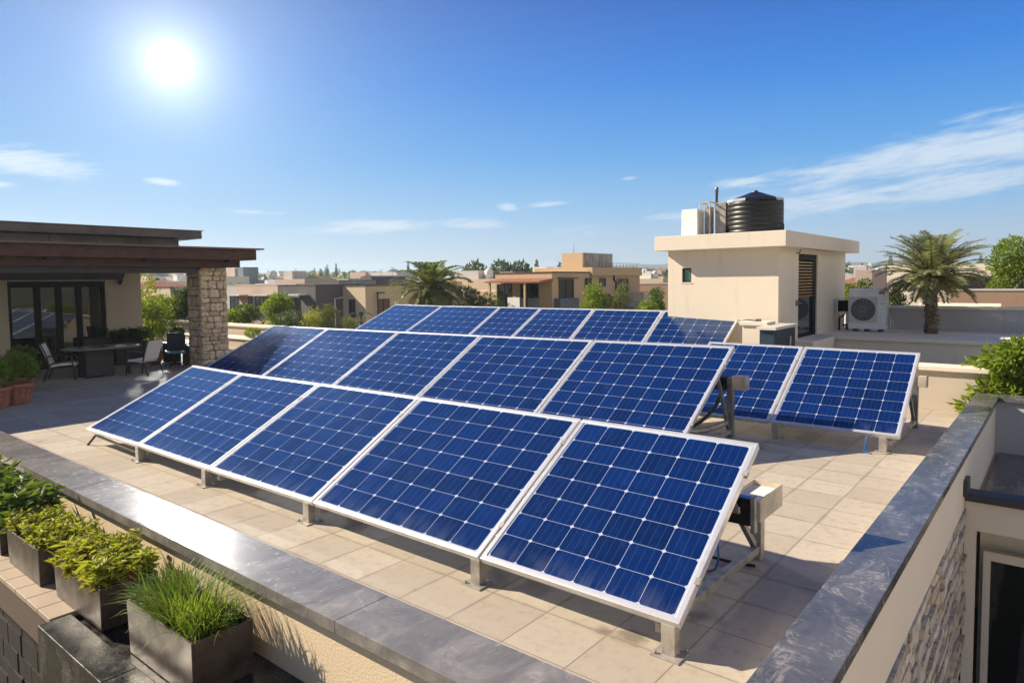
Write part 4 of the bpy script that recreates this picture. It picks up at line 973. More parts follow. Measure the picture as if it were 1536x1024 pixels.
# ------------------------------------------------------------------ furniture
def rotp(P, rz, loc):
    c, s = math.cos(rz), math.sin(rz); return [(loc[0]+x*c-y*s, loc[1]+x*s+y*c, loc[2]+z) for x, y, z in P]
def chair(loc, rz, label, sc=1.15):
    # local: seat faces +x
    p = thing('lounge_chair', label, 'chair', loc, 'sling chairs round the terrace table')
    def T(P): return rotp([(x*sc, y*sc, z*sc) for x, y, z in P], rz, loc)
    def slab(profile, w0, th):
        mb = MB(); n = len(profile); vs = []
        for (x, z), (nx_, nz_) in profile:
            for y in (-w0/2, w0/2): vs += [(x, y, z), (x-nx_*th, y, z-nz_*th)]
        fs = []
        for i in range(n-1):
            a, b_ = i*4, (i+1)*4
            fs += [(a, a+2, b_+2, b_), (a+1, b_+1, b_+3, a+3), (a, b_, b_+1, a+1), (a+2, a+3, b_+3, b_+2)]
        fs += [(0, 1, 3, 2), ((n-1)*4, (n-1)*4+2, (n-1)*4+3, (n-1)*4+1)]
        mb.add(T(vs), fs); return mb
    slab([((.30, .40), (0, 1)), ((.25, .43), (0, 1)), ((0, .42), (0, 1)), ((-.22, .39), (.1, 1))], .50, .05).build('seat', M['fabric'], p, .01)
    slab([((-.22, .42), (1, .1)), ((-.30, .65), (1, .25)), ((-.40, .92), (1, .3))], .48, .035).build('backrest', M['fabric'], p, .01)
    for sgn in (-1, 1):
        y = sgn*.27
        mb = MB(); mb.tube(T([(.30, y, .0), (.27, y, .30), (.22, y, .60), (.10, y, .64), (-.22, y, .62), (-.27, y, .60)]), .018*sc, 7); mb.build('arm_frame', M['chairframe'], p)
        mb = MB(); mb.tube(T([(-.38, y, 0), (-.24, y, .38), (-.30, y, .66), (-.41, y, .94)]), .017*sc, 7); mb.build('back_frame', M['chairframe'], p)
    for x, z in ((.28, .38), (-.23, .36), (-.41, .93)): MB().tube(T([(x, -.27, z), (x, .27, z)]), .015*sc, 6).build('crossbar', M['chairframe'], p)
    return p
chair((-22.55, 7.05, 0), R(62), 'pale sling chair with curved dark arms left of the wicker table')
chair((-21.55, 8.85, 0), R(205), 'pale sling chair seen from behind right of the wicker table')
chair((-24.0, 5.3, 0), R(75), 'sling chair cut off by the left picture edge beside the glazed doors')
tb = thing('patio_table', 'patio table with grey oval top on a dark wicker block and a leg', 'table', (-22.4, 8.0, 0))
mb = MB(); ring = [(-22.45+.62*math.copysign(abs(math.cos(a))**.6, math.cos(a)), 8.05+1.02*math.copysign(abs(math.sin(a))**.6, math.sin(a))) for a in np.linspace(0, 2*math.pi, 40, endpoint=False)]
mb.add([(x, y, .84) for x, y in ring]+[(x, y, .88) for x, y in ring], [tuple(range(40))[::-1], tuple(range(40, 80))]+[(k, (k+1) % 40, 40+(k+1) % 40, 40+k) for k in range(40)]); mb.build('tabletop', M['tabletop'], tb)
box(-22.75, -22.1, 7.5, 8.25, .05, .83).build('wicker_base', M['wicker'], tb, .01)
mb = MB(); mb.box(-22.4, -22.3, 8.7, 8.8, .0, .84); mb.build('leg', M['chairframe'], tb)
[MB().tube([(x, y, 0), (x, y, .05)], .03, 8).build('foot', M['chairframe'], tb) for x in (-22.7, -22.15) for y in (7.55, 8.2)]
mb = MB(); mb.box(-22.3, -22.05, 8.3, 8.6, .882, .90); mb.box(-22.2, -22.1, 8.32, 8.5, .90, .915); tag(mb.build('tray', M['accream'], None, 0, (-22.2, 8.4, .882)), 'small pale tray lying on the grey oval patio table', 'tray')
# left table edge
tb = thing('side_table', 'dark side table cut off by the left picture edge in front of the door', 'table', (-23.6, 6.2, 0))
box(-24.1, -23.2, 5.2, 6.55, .66, .70).build('tabletop', M['tabletop'], tb, .01); [MB().bar((x, y, 0), (x, y, .66), .05, .05).build('leg', M['chairframe'], tb) for x in (-24.0, -23.3) for y in (5.3, 6.4)]
# dark office-like chair by the column
def darkchair(loc, rz):
    p = thing('mesh_chair', 'dark navy mesh chair on a star base beside the stone column', 'chair', loc); sc = 1.1
    def T(P): return rotp([(x*sc, y*sc, z*sc) for x, y, z in P], rz, loc)
    def hx(P): return MB().hexa(T(P))
    hx([(-.25, -.26, .42), (.26, -.26, .44), (.26, .26, .44), (-.25, .26, .42), (-.25, -.26, .48), (.26, -.26, .50), (.26, .26, .50), (-.25, .26, .48)]).build('seat', M['bluetarp'], p, .02)
    hx([(-.28, -.24, .50), (-.24, -.24, .50), (-.24, .24, .50), (-.28, .24, .50), (-.40, -.23, 1.05), (-.36, -.23, 1.05), (-.36, .23, 1.05), (-.40, .23, 1.05)]).build('backrest', M['navy'], p, .012)
    for s_ in (-1, 1):
        mb = MB(); mb.tube(T([(.05, s_*.30, .45), (.08, s_*.31, .66), (-.28, s_*.31, .68)]), .02, 6); mb.build('armrest', M['black'], p)
    mb = MB(); mb.tube(T([(0, 0, .1), (0, 0, .42)]), .03, 8)
    for k in range(5): a = 2*math.pi*k/5; mb.tube(T([(0, 0, .12), (.28*math.cos(a), .28*math.sin(a), .06), (.29*math.cos(a), .29*math.sin(a), .0)]), .022, 6)
    mb.build('base', M['black'], p)
darkchair((-22.75, 10.35, 0), R(160))
st = thing('side_table', 'low dark side table carrying the cube planter against the wall', 'table', (-24.3, 11.3, 0))
box(-24.9, -23.5, 10.75, 12.0, .62, .68).build('tabletop', M['tabletop'], st, .01); mb = MB(); [mb.box(x, x+.5, y, y+.4, 0, .62) for x, y in ((-24.8, 10.85),)]; mb.build('pedestal', M['black'], st)
cp_ = thing('cube_planter', 'black cube planter with a clipped hedge on the dark side table', 'planter', (-24.2, 11.1, .68)); box(-24.35, -24.0, 10.9, 11.3, .682, .95).build('pot', M['black'], cp_, .01)
vs, fs = crown([(-24.18, 11.1, 1.05, .22, .24, .16)], 700, .06, .03, .5); MB().add(vs, fs).build('foliage', LM['dark'], cp_)
oj = thing('clay_jar', 'orange clay jar standing on the terrace beside the black pedestal', 'jar', (-24.2, 10.3, 0)); MB().lathe((-24.2, 10.3, 0), [(.16, 0), (.25, .12), (.29, .3), (.24, .48), (.15, .56), (.17, .60), (.14, .60)], 24).build('body', M['orange'], oj); MB().lathe((-24.2, 10.3, 0), [(.17, .6), (.18, .62), (.13, .62)], 20).build('rim', M['orange'], oj)
wp = thing('wicker_planter', 'dark wicker planter with spreading dark leaves against the cream house wall', 'planter', (-25.1, 9.9, 0)); box(-25.45, -24.85, 9.35, 10.4, 0, .78).build('pot', M['wicker'], wp, .01)
s_, v, f = stem_shrub(-25.4, -24.9, 9.4, 10.4, .75, 60, .2, .5, .24, .05, 33, 16, .7, .2); MB().add(v, f).build('leaves', LM['dark'], wp)
ws = thing('wicker_chair', 'dark wicker chair standing by the house wall beyond the table', 'seat', (-25.0, 8.9, 0)); box(-25.35, -24.7, 8.55, 9.25, .3, .45).build('seat', M['wicker'], ws, .02); box(-25.42, -25.3, 8.55, 9.25, .45, .95).build('backrest', M['wicker'], ws, .02); [box(x, x+.06, y, y+.06, 0, .3).build('leg', M['black'], ws) for x in (-25.33, -24.78) for y in (8.57, 9.17)]
gb = thing('storage_box', 'dark grey storage box behind the navy chair beside the column', 'box', (-23.2, 11.2, 0)); box(-23.45, -22.85, 10.9, 11.5, 0, .60).build('body', M['darkgrey'], gb, .02); box(-23.48, -22.82, 10.87, 11.53, .602, .65).build('lid', M['fascia_grey'], gb, .01)
def tarp():
    mb = MB(); n = 12; m_ = 7; vs = []; rr = random.Random(5)
    for j in range(m_):
        for i in range(n):
            e = min(i, n-1-i, j, m_-1-j); z = .02 if e == 0 else .20+rr.uniform(-.05, .06)*(1 if e > 1 else .6)
            vs.append((-21.0+.55*j/(m_-1)+rr.uniform(-.02, .02), 10.3+1.5*i/(n-1), z))
    mb.add(vs, [(j*n+i, j*n+i+1, (j+1)*n+i+1, (j+1)*n+i) for j in range(m_-1) for i in range(n-1)], True)
    tag(mb.build('tarpaulin', M['bluetarp'], None, 0, (-20.8, 11, 0)), 'crumpled blue plastic sheet on the floor at the foot of the stone column', 'sheet')
tarp()
sb = thing('round_bush', 'small clipped bright green bush on the low ledge behind the second row', 'bush', (-26.35, 15.2, .46)); vs, fs = crown([(-26.35, 15.2, .66, .30, .30, .20)], 900, .07, .035, .5); MB().add(vs, fs).build('foliage', LM['bright'], sb); MB().tube([(-26.35, 15.2, .44), (-26.35, 15.2, .65)], .03, 6).build('stem', M['bark'], sb)

# ------------------------------------------------------------------ nearby trees
def on(px, py, d, z=-4.): p = at(px, py, d); return (p[0], p[1], z)
# big leafy bush right of the back parapet
def bigbush():
    p = thing('leafy_tree', 'glossy bright green leafy tree behind the right parapet corner', 'tree', (.1, 16.1, -4))
    bl = []
    rr = random.Random(4)
    for k in range(34):
        a = rr.uniform(0, 6.28); q = rr.random()**.5; z = rr.uniform(-.2, 1.45); lim = math.sqrt(max(.1, 1-((z-.45)/1.25)**2)); bl.append((-.35+math.cos(a)*q*1.15*lim, 16.05+math.sin(a)*q*.55*lim, z*.8+.15, .34, .32, .24))
    vs, fs = crown(bl, 9000, .17, .075, .45, .05, .25); MB().add(vs, fs).build('crown', LM['bright'], p)
    mb = MB(); mb.tube([(.1, 16.1, -4), (.1, 16.1, -1), (0, 16.1, .7)], [.12, .09, .05], 8)
    for b_ in bl[:9]: mb.tube([(.05, 16.1, .2), ((b_[0]+.05)/2, (b_[1]+16.1)/2, (b_[2]+.2)/2), b_[:3]], [.04, .03, .012], 5)
    mb.build('trunk', M['bark'], p)
bigbush()
# date palm
def palm(name, label, base, th, tr, nf, FL, seed, mats, crownr=1., leaflets=46, droopk=1.0, group=None, lw=.035, ll=.42, hi=82, rng_=108):
    p = thing(name, label, 'palm tree', base, group); base = np.array(base, float); rr = random.Random(seed); top = base+np.array([rr.uniform(-.05, .05), 0, th])
    mb = MB(); n = 22; pts = []; rad = []
    for k in range(n): q = k/(n-1); pts.append(base+(top-base)*q); rad.append(tr*(1.12-.22*q if q < .75 else .96+.9*(q-.75))*(1+.05*(k % 2)))
    mb.tube(pts, rad, 14)
    for k in range(int(th*60)):  # old leaf bases
        q = rr.random(); a = rr.uniform(0, 6.28); c0 = base+(top-base)*q; r_ = tr*(1.02 if q < .75 else 1.15); d_ = np.array([math.cos(a), math.sin(a), 0])
        mb.bar(c0+d_*r_*.9, c0+d_*(r_+.05)+np.array([0, 0, .06]), .05, .03)
    mb.build('trunk', M['palmbark'], p)
    lv = [[], []]; lf = [[], []]; st_ = MB()
    for i in range(nf):
        q = i/nf; a = i*2.39996+rr.uniform(-.2, .2); el = R(hi-rng_*q**.85+rr.uniform(-8, 8)); L = FL*rr.uniform(.85, 1.08)*(.8+.3*math.sin(math.pi*min(q+.15, 1)))
        out = np.array([math.cos(a), math.sin(a), 0]); P = [top.copy()]; ns = 9; e = el
        for k in range(ns):
            P.append(P[-1]+(out*math.cos(e)+np.array([0, 0, math.sin(e)]))*L/ns); e -= R(droopk*(4+9*k/ns))
        st_.tube(P, [.022*(1-.85*k/ns)*FL/2 for k in range(ns+1)], 4, False)
        which = 1 if q > .72 and rr.random() < .7 else 0
        vs, fs = lv[which], lf[which]
        for k in range(leaflets):
            u = .14+.86*k/leaflets; x = u*ns; j = min(int(x), ns-1); c = P[j]+(P[j+1]-P[j])*(x-j); tg = (P[j+1]-P[j]); tg /= np.linalg.norm(tg)
            sd = np.cross(tg, (0, 0, 1.)); sd /= np.linalg.norm(sd)+1e-9; nn = np.cross(sd, tg)
            for sgn in (-1, 1):
                l = ll*FL/2*(math.sin(math.pi*(.12+.80*u))**.7)*rr.uniform(.8, 1.15); d_ = tg*.75+sgn*sd*.85+nn*rr.uniform(.0, .35)+np.array([0, 0, -.22*rr.random()]); d_ /= np.linalg.norm(d_)
                wv = np.cross(d_, nn+np.array(RNG.normal(size=3))*.2); wv /= np.linalg.norm(wv)+1e-9; o = len(vs)
                vs += [c, c+d_*l*.4+wv*lw*.5, c+d_*l+np.array([0, 0, -.06*l]), c+d_*l*.4-wv*lw*.5]; fs += [(o, o+1, o+2), (o, o+2, o+3)]
    st_.build('stalks', M['bark'] if False else LM['olive'], p)
    MB().add(lv[0], lf[0]).build('fronds', mats[0], p)
    if lv[1]: MB().add(lv[1], lf[1]).build('dry_fronds', mats[1], p)
    return p
pb = pz(1397, 500, 1.0)
palm('date_palm', 'broad date palm with grey green fronds standing on the raised terrace', (pb[0], pb[1], .99), 1.62, .155, 92, 1.62, 3, (LM['palm'], LM['dry']), leaflets=54, lw=.03, ll=.40, droopk=.8, hi=90, rng_=102)
pb = at(648, 452, 45)
palm('palm_tree', 'tall palm with upright fronds right of the flat cream house', (pb[0], pb[1], -4), 6.15, .22, 62, 2.8, 9, (LM['olive'], LM['dry']), leaflets=36, lw=.09, droopk=1.1, ll=.45)
pb = at(1273, 430, 42)
palm('palm_tree', 'small dark palm partly hidden behind the utility room corner', (pb[0], pb[1], -4), 5.2, .18, 26, 1.6, 10, (LM['mid'], LM['dry']), leaflets=26, lw=.08, droopk=1.5)

def T_(lbl, px, d, topy, w_, h, mat, n, L, Wd, seed, name='garden_tree', cat='tree', base=None, nb=18):
    b_ = at(px, topy, d); z = b_[2]; base_z = -4.; hh = z-base_z
    return tree(name, lbl, cat, (b_[0], b_[1], base_z), hh, w_, hh-h, LM[mat], n, L, Wd, seed, .13, 'garden trees beyond the terrace', nb)
T_('slender pale yellow green tree beside the cream house wall corner', 224, 34, 408, 1.7, 5.5, 'yellow', 1700, .17, .08, 31)
T_('wide fresh green shrubby tree filling the gap left of the stone column', 250, 36, 441, 3.6, 2.6, 'bright', 3600, .16, .07, 32)
T_('second fresh green shrub low in the gap beside the house wall', 226, 33, 452, 2.2, 2.2, 'bright', 2000, .16, .07, 132)
T_('dark green tree touching the left face of the stone column', 277, 35, 432, 1.5, 2.6, 'dark', 1500, .17, .08, 33)
T_('low green hedge tree just right of the stone column', 362, 38, 461, 2.8, 2.2, 'mid', 2400, .16, .07, 34)
T_('low bright shrub at the foot of the pinkish house', 350, 37, 466, 1.6, 1.5, 'bright', 1200, .15, .07, 134)
T_('round bright green tree in front of the dark grey house', 417, 40, 441, 2.5, 2.9, 'bright', 3800, .15, .07, 35)
T_('dark low tree under the round bright tree', 432, 38, 468, 2.4, 1.8, 'dark', 1700, .15, .07, 36)
T_('feathery yellow green shrub before the cream canopy house', 468, 41, 461, 2.0, 1.9, 'yellow', 1700, .13, .05, 37)
T_('taller feathery shrub right of the yellow green one', 496, 41, 455, 1.5, 2.2, 'olive', 1500, .15, .05, 38)
T_('low olive shrub left of the banana leaves', 524, 42, 474, 1.5, 1.4, 'olive', 1000, .14, .06, 39)
T_('dark broad tree right of the tall palm', 700, 47, 432, 3.0, 2.6, 'dark', 2800, .17, .08, 40)
T_('smaller green tree between the dark tree and the tan villa', 733, 47, 441, 2.0, 2.0, 'mid', 1900, .16, .07, 41)
T_('dense dark tree around the tall palm trunk', 655, 48, 436, 2.6, 2.4, 'mid', 1600, .17, .08, 141)
T_('round sunlit tree in front of the tan villa windows', 888, 39, 427, 2.3, 2.6, 'bright', 3400, .14, .07, 42)
T_('dark tree tucked right of the sunlit round tree', 908, 40, 438, 1.2, 2.0, 'dark', 1300, .14, .07, 142)
T_('slender pale green tree at the right corner of the tan villa', 936, 38, 424, 1.3, 2.6, 'olive', 1900, .13, .05, 43)
T_('low tree beside the left edge of the utility room', 985, 37, 428, 1.2, 1.6, 'mid', 1300, .14, .07, 44)
T_('bright low bush left of the utility room wall', 968, 36, 452, 1.6, 1.2, 'bright', 1300, .14, .07, 45)
T_('green bush behind the air conditioner', 1295, 37, 421, 2.0, 2.6, 'mid', 2200, .15, .07, 46)
T_('bright bush above the left side of the air conditioner', 1278, 35, 428, .9, 1.4, 'bright', 700, .14, .07, 47)
T_('dark bush behind the left fronds of the date palm', 1345, 36, 437, 1.5, 1.8, 'dark', 1400, .15, .07, 48)
T_('large green tree at the right picture edge beyond the brown wall', 1522, 34, 358, 2.9, 3.6, 'bright', 5200, .17, .08, 49)
bn = thing('banana_plant', 'dark drooping banana leaves beside the left end of the rearmost panels', 'plant', on(541, 470, 36)); bl_ = at(541, 470, 36); mb = MB()
for a in (-2.6, -1.9, .3, 1.2, 2.4):
    q = np.array([math.cos(a), math.sin(a), 0]); P = [bl_+np.array([0, 0, -.4]), bl_+q*.35+np.array([0, 0, .05]), bl_+q*.8+np.array([0, 0, -.12])]; s_ = np.cross(q, (0, 0, 1.))*.13
    mb.add([P[0], P[1]-s_, P[1], P[1]+s_, P[2]], [(0, 1, 2), (0, 2, 3), (1, 4, 2), (2, 4, 3)])
mb.build('leaves', LM['dark'], bn); MB().tube([(bl_[0], bl_[1], -4), bl_+np.array([0, 0, -.4])], .09, 8).build('stem', M['bark'], bn)

# ------------------------------------------------------------------ neighbouring buildings
def bld(name, label, x0, x1, y0, y1, z1, mat, z0=-4., cop=None, roofmat=None, cat='building'):
    b_ = thing(name, label, cat, ((x0+x1)/2, (y0+y1)/2, z0)); box(x0, x1, y0, y1, z0, z1).build('wall', M[mat], b_)
    if cop:
        mb = MB(); t_ = .12
        mb.box(x0-.04, x1+.04, y0-.04, y0+t_, z1+.001, z1+.09); mb.box(x0-.04, x1+.04, y1-t_, y1+.04, z1+.001, z1+.09); mb.box(x0-.04, x0+t_, y0+t_, y1-t_, z1+.001, z1+.09); mb.box(x1-t_, x1+.04, y0+t_, y1-t_, z1+.001, z1+.09)
        mb.build('coping', M[cop], b_)
    return b_
def win_y(b_, y, xa, xb, za, zb_, n=2, fm='darkmetal', gm='glass_dark', name='window'):   # on a -Y face
    f_ = .07; mb = MB(); mb.box(xa, xb, y-.06, y+.01, zb_-f_, zb_); mb.box(xa, xb, y-.06, y+.01, za, za+f_)
    for k in range(n+1): c = xa+(xb-xa)*k/n; c0 = min(max(c-f_/2, xa), xb-f_); mb.box(c0, c0+f_, y-.06, y+.01, za+f_, zb_-f_)
    w_ = mb.build(name, M[fm], b_); sub(box(xa+.02, xb-.02, y-.02, y-.01, za+.02, zb_-.02), 'pane', M[gm], w_, b_)
def win_x(b_, x, ya, yb, za, zb_, n=2, fm='darkmetal', gm='glass_dark', name='window'):   # on a +X face
    f_ = .07; mb = MB(); mb.box(x-.01, x+.06, ya, yb, zb_-f_, zb_); mb.box(x-.01, x+.06, ya, yb, za, za+f_)
    for k in range(n+1): c = ya+(yb-ya)*k/n; c0 = min(max(c-f_/2, ya), yb-f_); mb.box(x-.01, x+.06, c0, c0+f_, za+f_, zb_-f_)
    w_ = mb.build(name, M[fm], b_); sub(box(x+.01, x+.02, ya+.02, yb-.02, za+.02, zb_-.02), 'pane', M[gm], w_, b_)
def X_(px, py, y): return pl(px, py, 1, y)[0]
def Zy(px, py, y): return pl(px, py, 1, y)[2]
def Y_(px, py, x): return pl(px, py, 0, x)[1]
def Zx(px, py, x): return pl(px, py, 0, x)[2]
# tan villa
vx, vy = -26.99, 37.39
tv = bld('villa', 'tan two storey villa with terracotta canopy and grey louvred roof room', -32.0, vx, vy, 47.5, 3.20, 'tan', cop='fascia')
xl, xr = X_(745, 440, vy), X_(809, 440, vy); zt = Zy(745, 426, vy); zb_ = Zy(745, 455, vy)-1.2
win_y(tv, vy, X_(746, 440, vy), X_(768, 440, vy), zb_, zt, 2); win_y(tv, vy, X_(781, 440, vy), X_(808, 440, vy), zb_, zt, 2)
mb = MB(); ca, cb_ = X_(728, 423, vy-1.5), X_(820, 420, vy-.8); zc_ = Zy(768, 423, vy)
mb.hexa([(ca, vy-1.6, zc_-.05), (cb_, vy-1.6, zc_-.05), (cb_, vy-.07, zc_+.0), (ca, vy-.07, zc_+.0), (ca, vy-1.6, zc_+.05), (cb_, vy-1.6, zc_+.05), (cb_, vy-.07, zc_+.22), (ca, vy-.07, zc_+.22)]); mb.build('canopy', M['roofred'], tv)
[box(q_, q_+.12, vy-1.5, vy-1.38, -4, zc_-.05).build('canopy_post', M['tan'], tv) for q_ in (ca+.3, cb_-1.4)]
mb = MB(); mb.box(X_(762, 450, vy-1.4), X_(780, 450, vy-1.4), vy-1.45, vy-1.37, -4, Zy(770, 446, vy-1.4)); mb.build('balcony_wall', M['white'], tv)
mb = MB(); mb.box(X_(780, 450, vy-1.4), X_(810, 450, vy-1.4), vy-1.43, vy-1.39, -1, Zy(790, 447, vy-1.4)); mb.build('balcony_rail', M['glass_blue'], tv)
win_x(tv, vx, Y_(838, 440, vx), Y_(860, 440, vx), Zx(849, 452, vx)-.5, Zx(849, 419, vx), 2)
mb = MB(); mb.box(vx, vx+.35, Y_(836, 418, vx), Y_(862, 418, vx), Zx(849, 418, vx), Zx(849, 416.5, vx)); mb.build('window_hood', M['fascia'], tv)
mb = MB(); mb.box(vx, vx+.5, Y_(831, 450, vx), Y_(860, 450, vx), -.5, Zx(849, 447, vx)); mb.build('window_box', M['slatewall'], tv)
vx2 = -27.49; yb0, yb1 = 42.14, 49.34
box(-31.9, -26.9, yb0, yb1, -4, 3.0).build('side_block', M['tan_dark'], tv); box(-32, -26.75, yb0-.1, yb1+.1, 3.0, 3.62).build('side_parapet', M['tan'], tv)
vx2 = -26.9
for pa, pb_ in ((879, 887), (899, 908)): win_x(tv, vx2, Y_(pa, 430, vx2), Y_(pb_, 430, vx2), Zx(pa, 430, vx2), Zx(pa, 417, vx2), 1, gm='glass_blue')
win_x(tv, vx2, Y_(925, 430, vx2), Y_(942, 430, vx2), Zx(930, 440, vx2), Zx(930, 417, vx2), 1, 'brown', 'glass_dark')
mb = MB(); mb.tube([(vx2+.08, Y_(920, 420, vx2), 3.0), (vx2+.08, Y_(920, 420, vx2), 2.7), (vx2+.08, Y_(923, 420, vx2), 2.5), (vx2+.08, Y_(923, 420, vx2), -1)], .06, 6); mb.build('drainpipe', M['fascia'], tv)
box(-29.6, -27.75, 42.3, 42.42+.1, 3.62, 4.70).build('roof_room', M['tan'], tv)
box(-29.6, -27.75, 42.53, 46.5, 3.62, 4.70).build('roof_room_body', M['tan'], tv)
mb = MB(); k = 42.6
while k < 46.4: mb.box(-27.75, -27.66, k, k+.9, 3.68, 4.66); k += .96
mb.build('louvre_screen', M['panelgrey'], tv)
mb = MB()
for k in range(12): mb.bar((-26.85, 43.+k*.52, 3.62), (-26.85, 43.+k*.52, 3.95), .025, .025)
mb.bar((-26.85, 42.6, 3.95), (-26.85, 49.3, 3.95), .03, .03); mb.build('roof_railing', M['steel_dark'], tv)
mb = MB(); a_ = at(860, 380, 50); mb.tube([(-29.0, 43, 4.7), (-29.0, 43, 5.45)], .02, 5); mb.build('aerial', M['steel_dark'], tv)
# cream flat house with canopy window
cx_, cy_ = -47.9, 38.42
ch = bld('flat_house', 'cream flat roofed house with a pale window canopy and dark glazed side door', -55.6, cx_, cy_, 50, 2.36, 'sand', cop='fascia_grey')
win_y(ch, cy_, X_(487, 460, cy_), X_(512, 460, cy_), Zy(500, 466, cy_)-.3, Zy(500, 449, cy_), 3, gm='glass_blue')
win_y(ch, cy_, X_(524, 460, cy_), X_(533, 460, cy_), Zy(528, 476, cy_), Zy(528, 449, cy_), 1)
mb = MB(); a_, b_ = X_(482, 448, cy_-.9), X_(517, 446, cy_); z_ = Zy(500, 448, cy_); mb.hexa([(a_, cy_-1.1, z_), (b_, cy_-1.1, z_), (b_, cy_-.065, z_+.06), (a_, cy_-.065, z_+.06), (a_, cy_-1.1, z_+.05), (b_, cy_-1.1, z_+.05), (b_, cy_-.065, z_+.2), (a_, cy_-.065, z_+.2)]); mb.build('canopy', M['canopy'], ch)
[box(q_, q_+.08, cy_-1.0, cy_-.92, -4, z_).build('canopy_post', M['white'], ch) for q_ in (a_+.1, b_-.2)]
win_x(ch, cx_, Y_(566, 460, cx_), Y_(584, 460, cx_), Zx(575, 476, cx_)-.5, Zx(575, 448, cx_), 2)
mb = MB(); y_ = Y_(563, 440, cx_); mb.tube([(cx_+.3, y_, -2), (cx_+.3, y_, Zx(563, 440, cx_))], .07, 6); mb.bar((cx_+.1, y_, Zx(563, 439, cx_)), (cx_+.9, y_+.3, Zx(563, 439, cx_)), .1, .12); mb.build('lamp_post', M['darkmetal'], ch)
# roof clutter
rc = thing('roof_shed', 'low dark curved roof shed with blue tinted glazing on top of the cream flat house', 'shed', (-50, 43, 2.36))
box(-54, -48.6, 40.2, 44, 2.37, 2.95).build('wall', M['glass_blue'], rc); mb = MB()
P = [(-49.9+.95*math.cos(a), 2.95+.38*math.sin(a)) for a in np.linspace(math.pi, 0, 12)]; mb.add([(x, 40.1, z) for x, z in P]+[(x, 44.1, z) for x, z in P], [(k, k+1, 12+k+1, 12+k) for k in range(11)]+[tuple(range(12)), tuple(range(12, 24))[::-1]]); mb.build('roof', M['fascia_grey'], rc)
mb = MB(); mb.box(-54.2, -52.4, 40.1, 44, 2.96, 3.05); mb.build('flat_top', M['canopy'], rc)
# dark grey house
dg = bld('flat_house', 'dark grey flat roofed house with small canopy behind the round bright tree', -57.0, -51.1, 35.54, 47, 2.50, 'darkgrey', cop='fascia_grey')
win_y(dg, 35.54, X_(434, 455, 35.54), X_(450, 455, 35.54), Zy(440, 470, 35.54), Zy(440, 446, 35.54), 2)
mb = MB(); a_, b_ = X_(433, 442, 34.6), X_(452, 442, 34.8); z_ = Zy(440, 443, 35.54); mb.box(a_, b_, 34.5, 35.47, z_, z_+.15); mb.build('canopy', M['canopy'], dg)
# pinkish house
pk = bld('flat_house', 'pinkish flat roofed house with two pale canopies right of the stone column', -76.0, -63.9, 42.02, 54, 2.55, 'pink', cop='canopy')
for a0, a1 in ((345, 358), (383, 396)): win_y(pk, 42.02, X_(a0, 450, 42.02), X_(a1, 450, 42.02), -.7, Zy(a0, 443, 42.02), 2, gm='glass_blue')
win_y(pk, 42.02, X_(373, 450, 42.02), X_(379, 450, 42.02), -.7, Zy(375, 444, 42.02), 1)
for a0, a1 in ((342, 366), (380, 408)):
    mb = MB(); z_ = Zy(a0, 443, 42.02); mb.box(X_(a0, 442, 41), X_(a1, 442, 41), 40.4, 41.95, z_, z_+.14); mb.build('canopy', M['canopy'], pk)
p2 = bld('flat_house', 'greyish wall block of a house just right of the stone column edge', -90, -76.1, 42.5, 52, 2.5, 'greywall', cop='canopy')
yh = bld('flat_house', 'pale yellow house with small openings seen between the trees left of the column', -66.6, -61.2, 27.64, 31, 2.42, 'sand', cop='fascia'); win_y(yh, 27.64, -65.5, -64.9, 1.2, 1.7, 1); win_y(yh, 27.64, -63.6, -63.0, 1.2, 1.7, 1)
yd = bld('flat_house', 'dark slate coloured house side seen left of the stone column', -61.18, -57.5, 27.9, 29.9, 2.40, 'slatewall', cop='fascia_grey')
# more roofs behind
b_ = bld('flat_house', 'pale pinkish upper storey rising behind the cream flat house', -116.9, -111.9, 89.9, 99.3, 4.85, 'pink'); box(-111.85, -103, 90.5, 101, -4, 4.75).build('side_wall', M['greywall'], b_)
tw = bld('apartment_tower', 'tall grey apartment tower seen far off right of the stone column', -223.2, -218, 120, 123.5, 8.1, 'pink', cat='tower'); box(-217.95, -213.5, 120.5, 126, -4, 8.3).build('side_wall', M['slatewall'], tw)
wt = bld('flat_house', 'white cubic house with roof terrace left of the tan villa', -50.5, -48.4, 66, 70, 4.3, 'white'); box(-48.38, -44.8, 66.5, 71, -4, 3.4).build('lower_block', M['white'], wt); box(-46.1, -44.8, 66.7, 71, 3.41, 4.6).build('stair_room', M['white'], wt); win_y(wt, 66.5, -47.8, -46.6, 2.2, 3.1, 2); 
gr = bld('flat_house', 'long grey shaded house wall with dark red roof edge left of the tan villa', -46, -37.5, 55, 65, 2.9, 'greywall', cop='roofred')
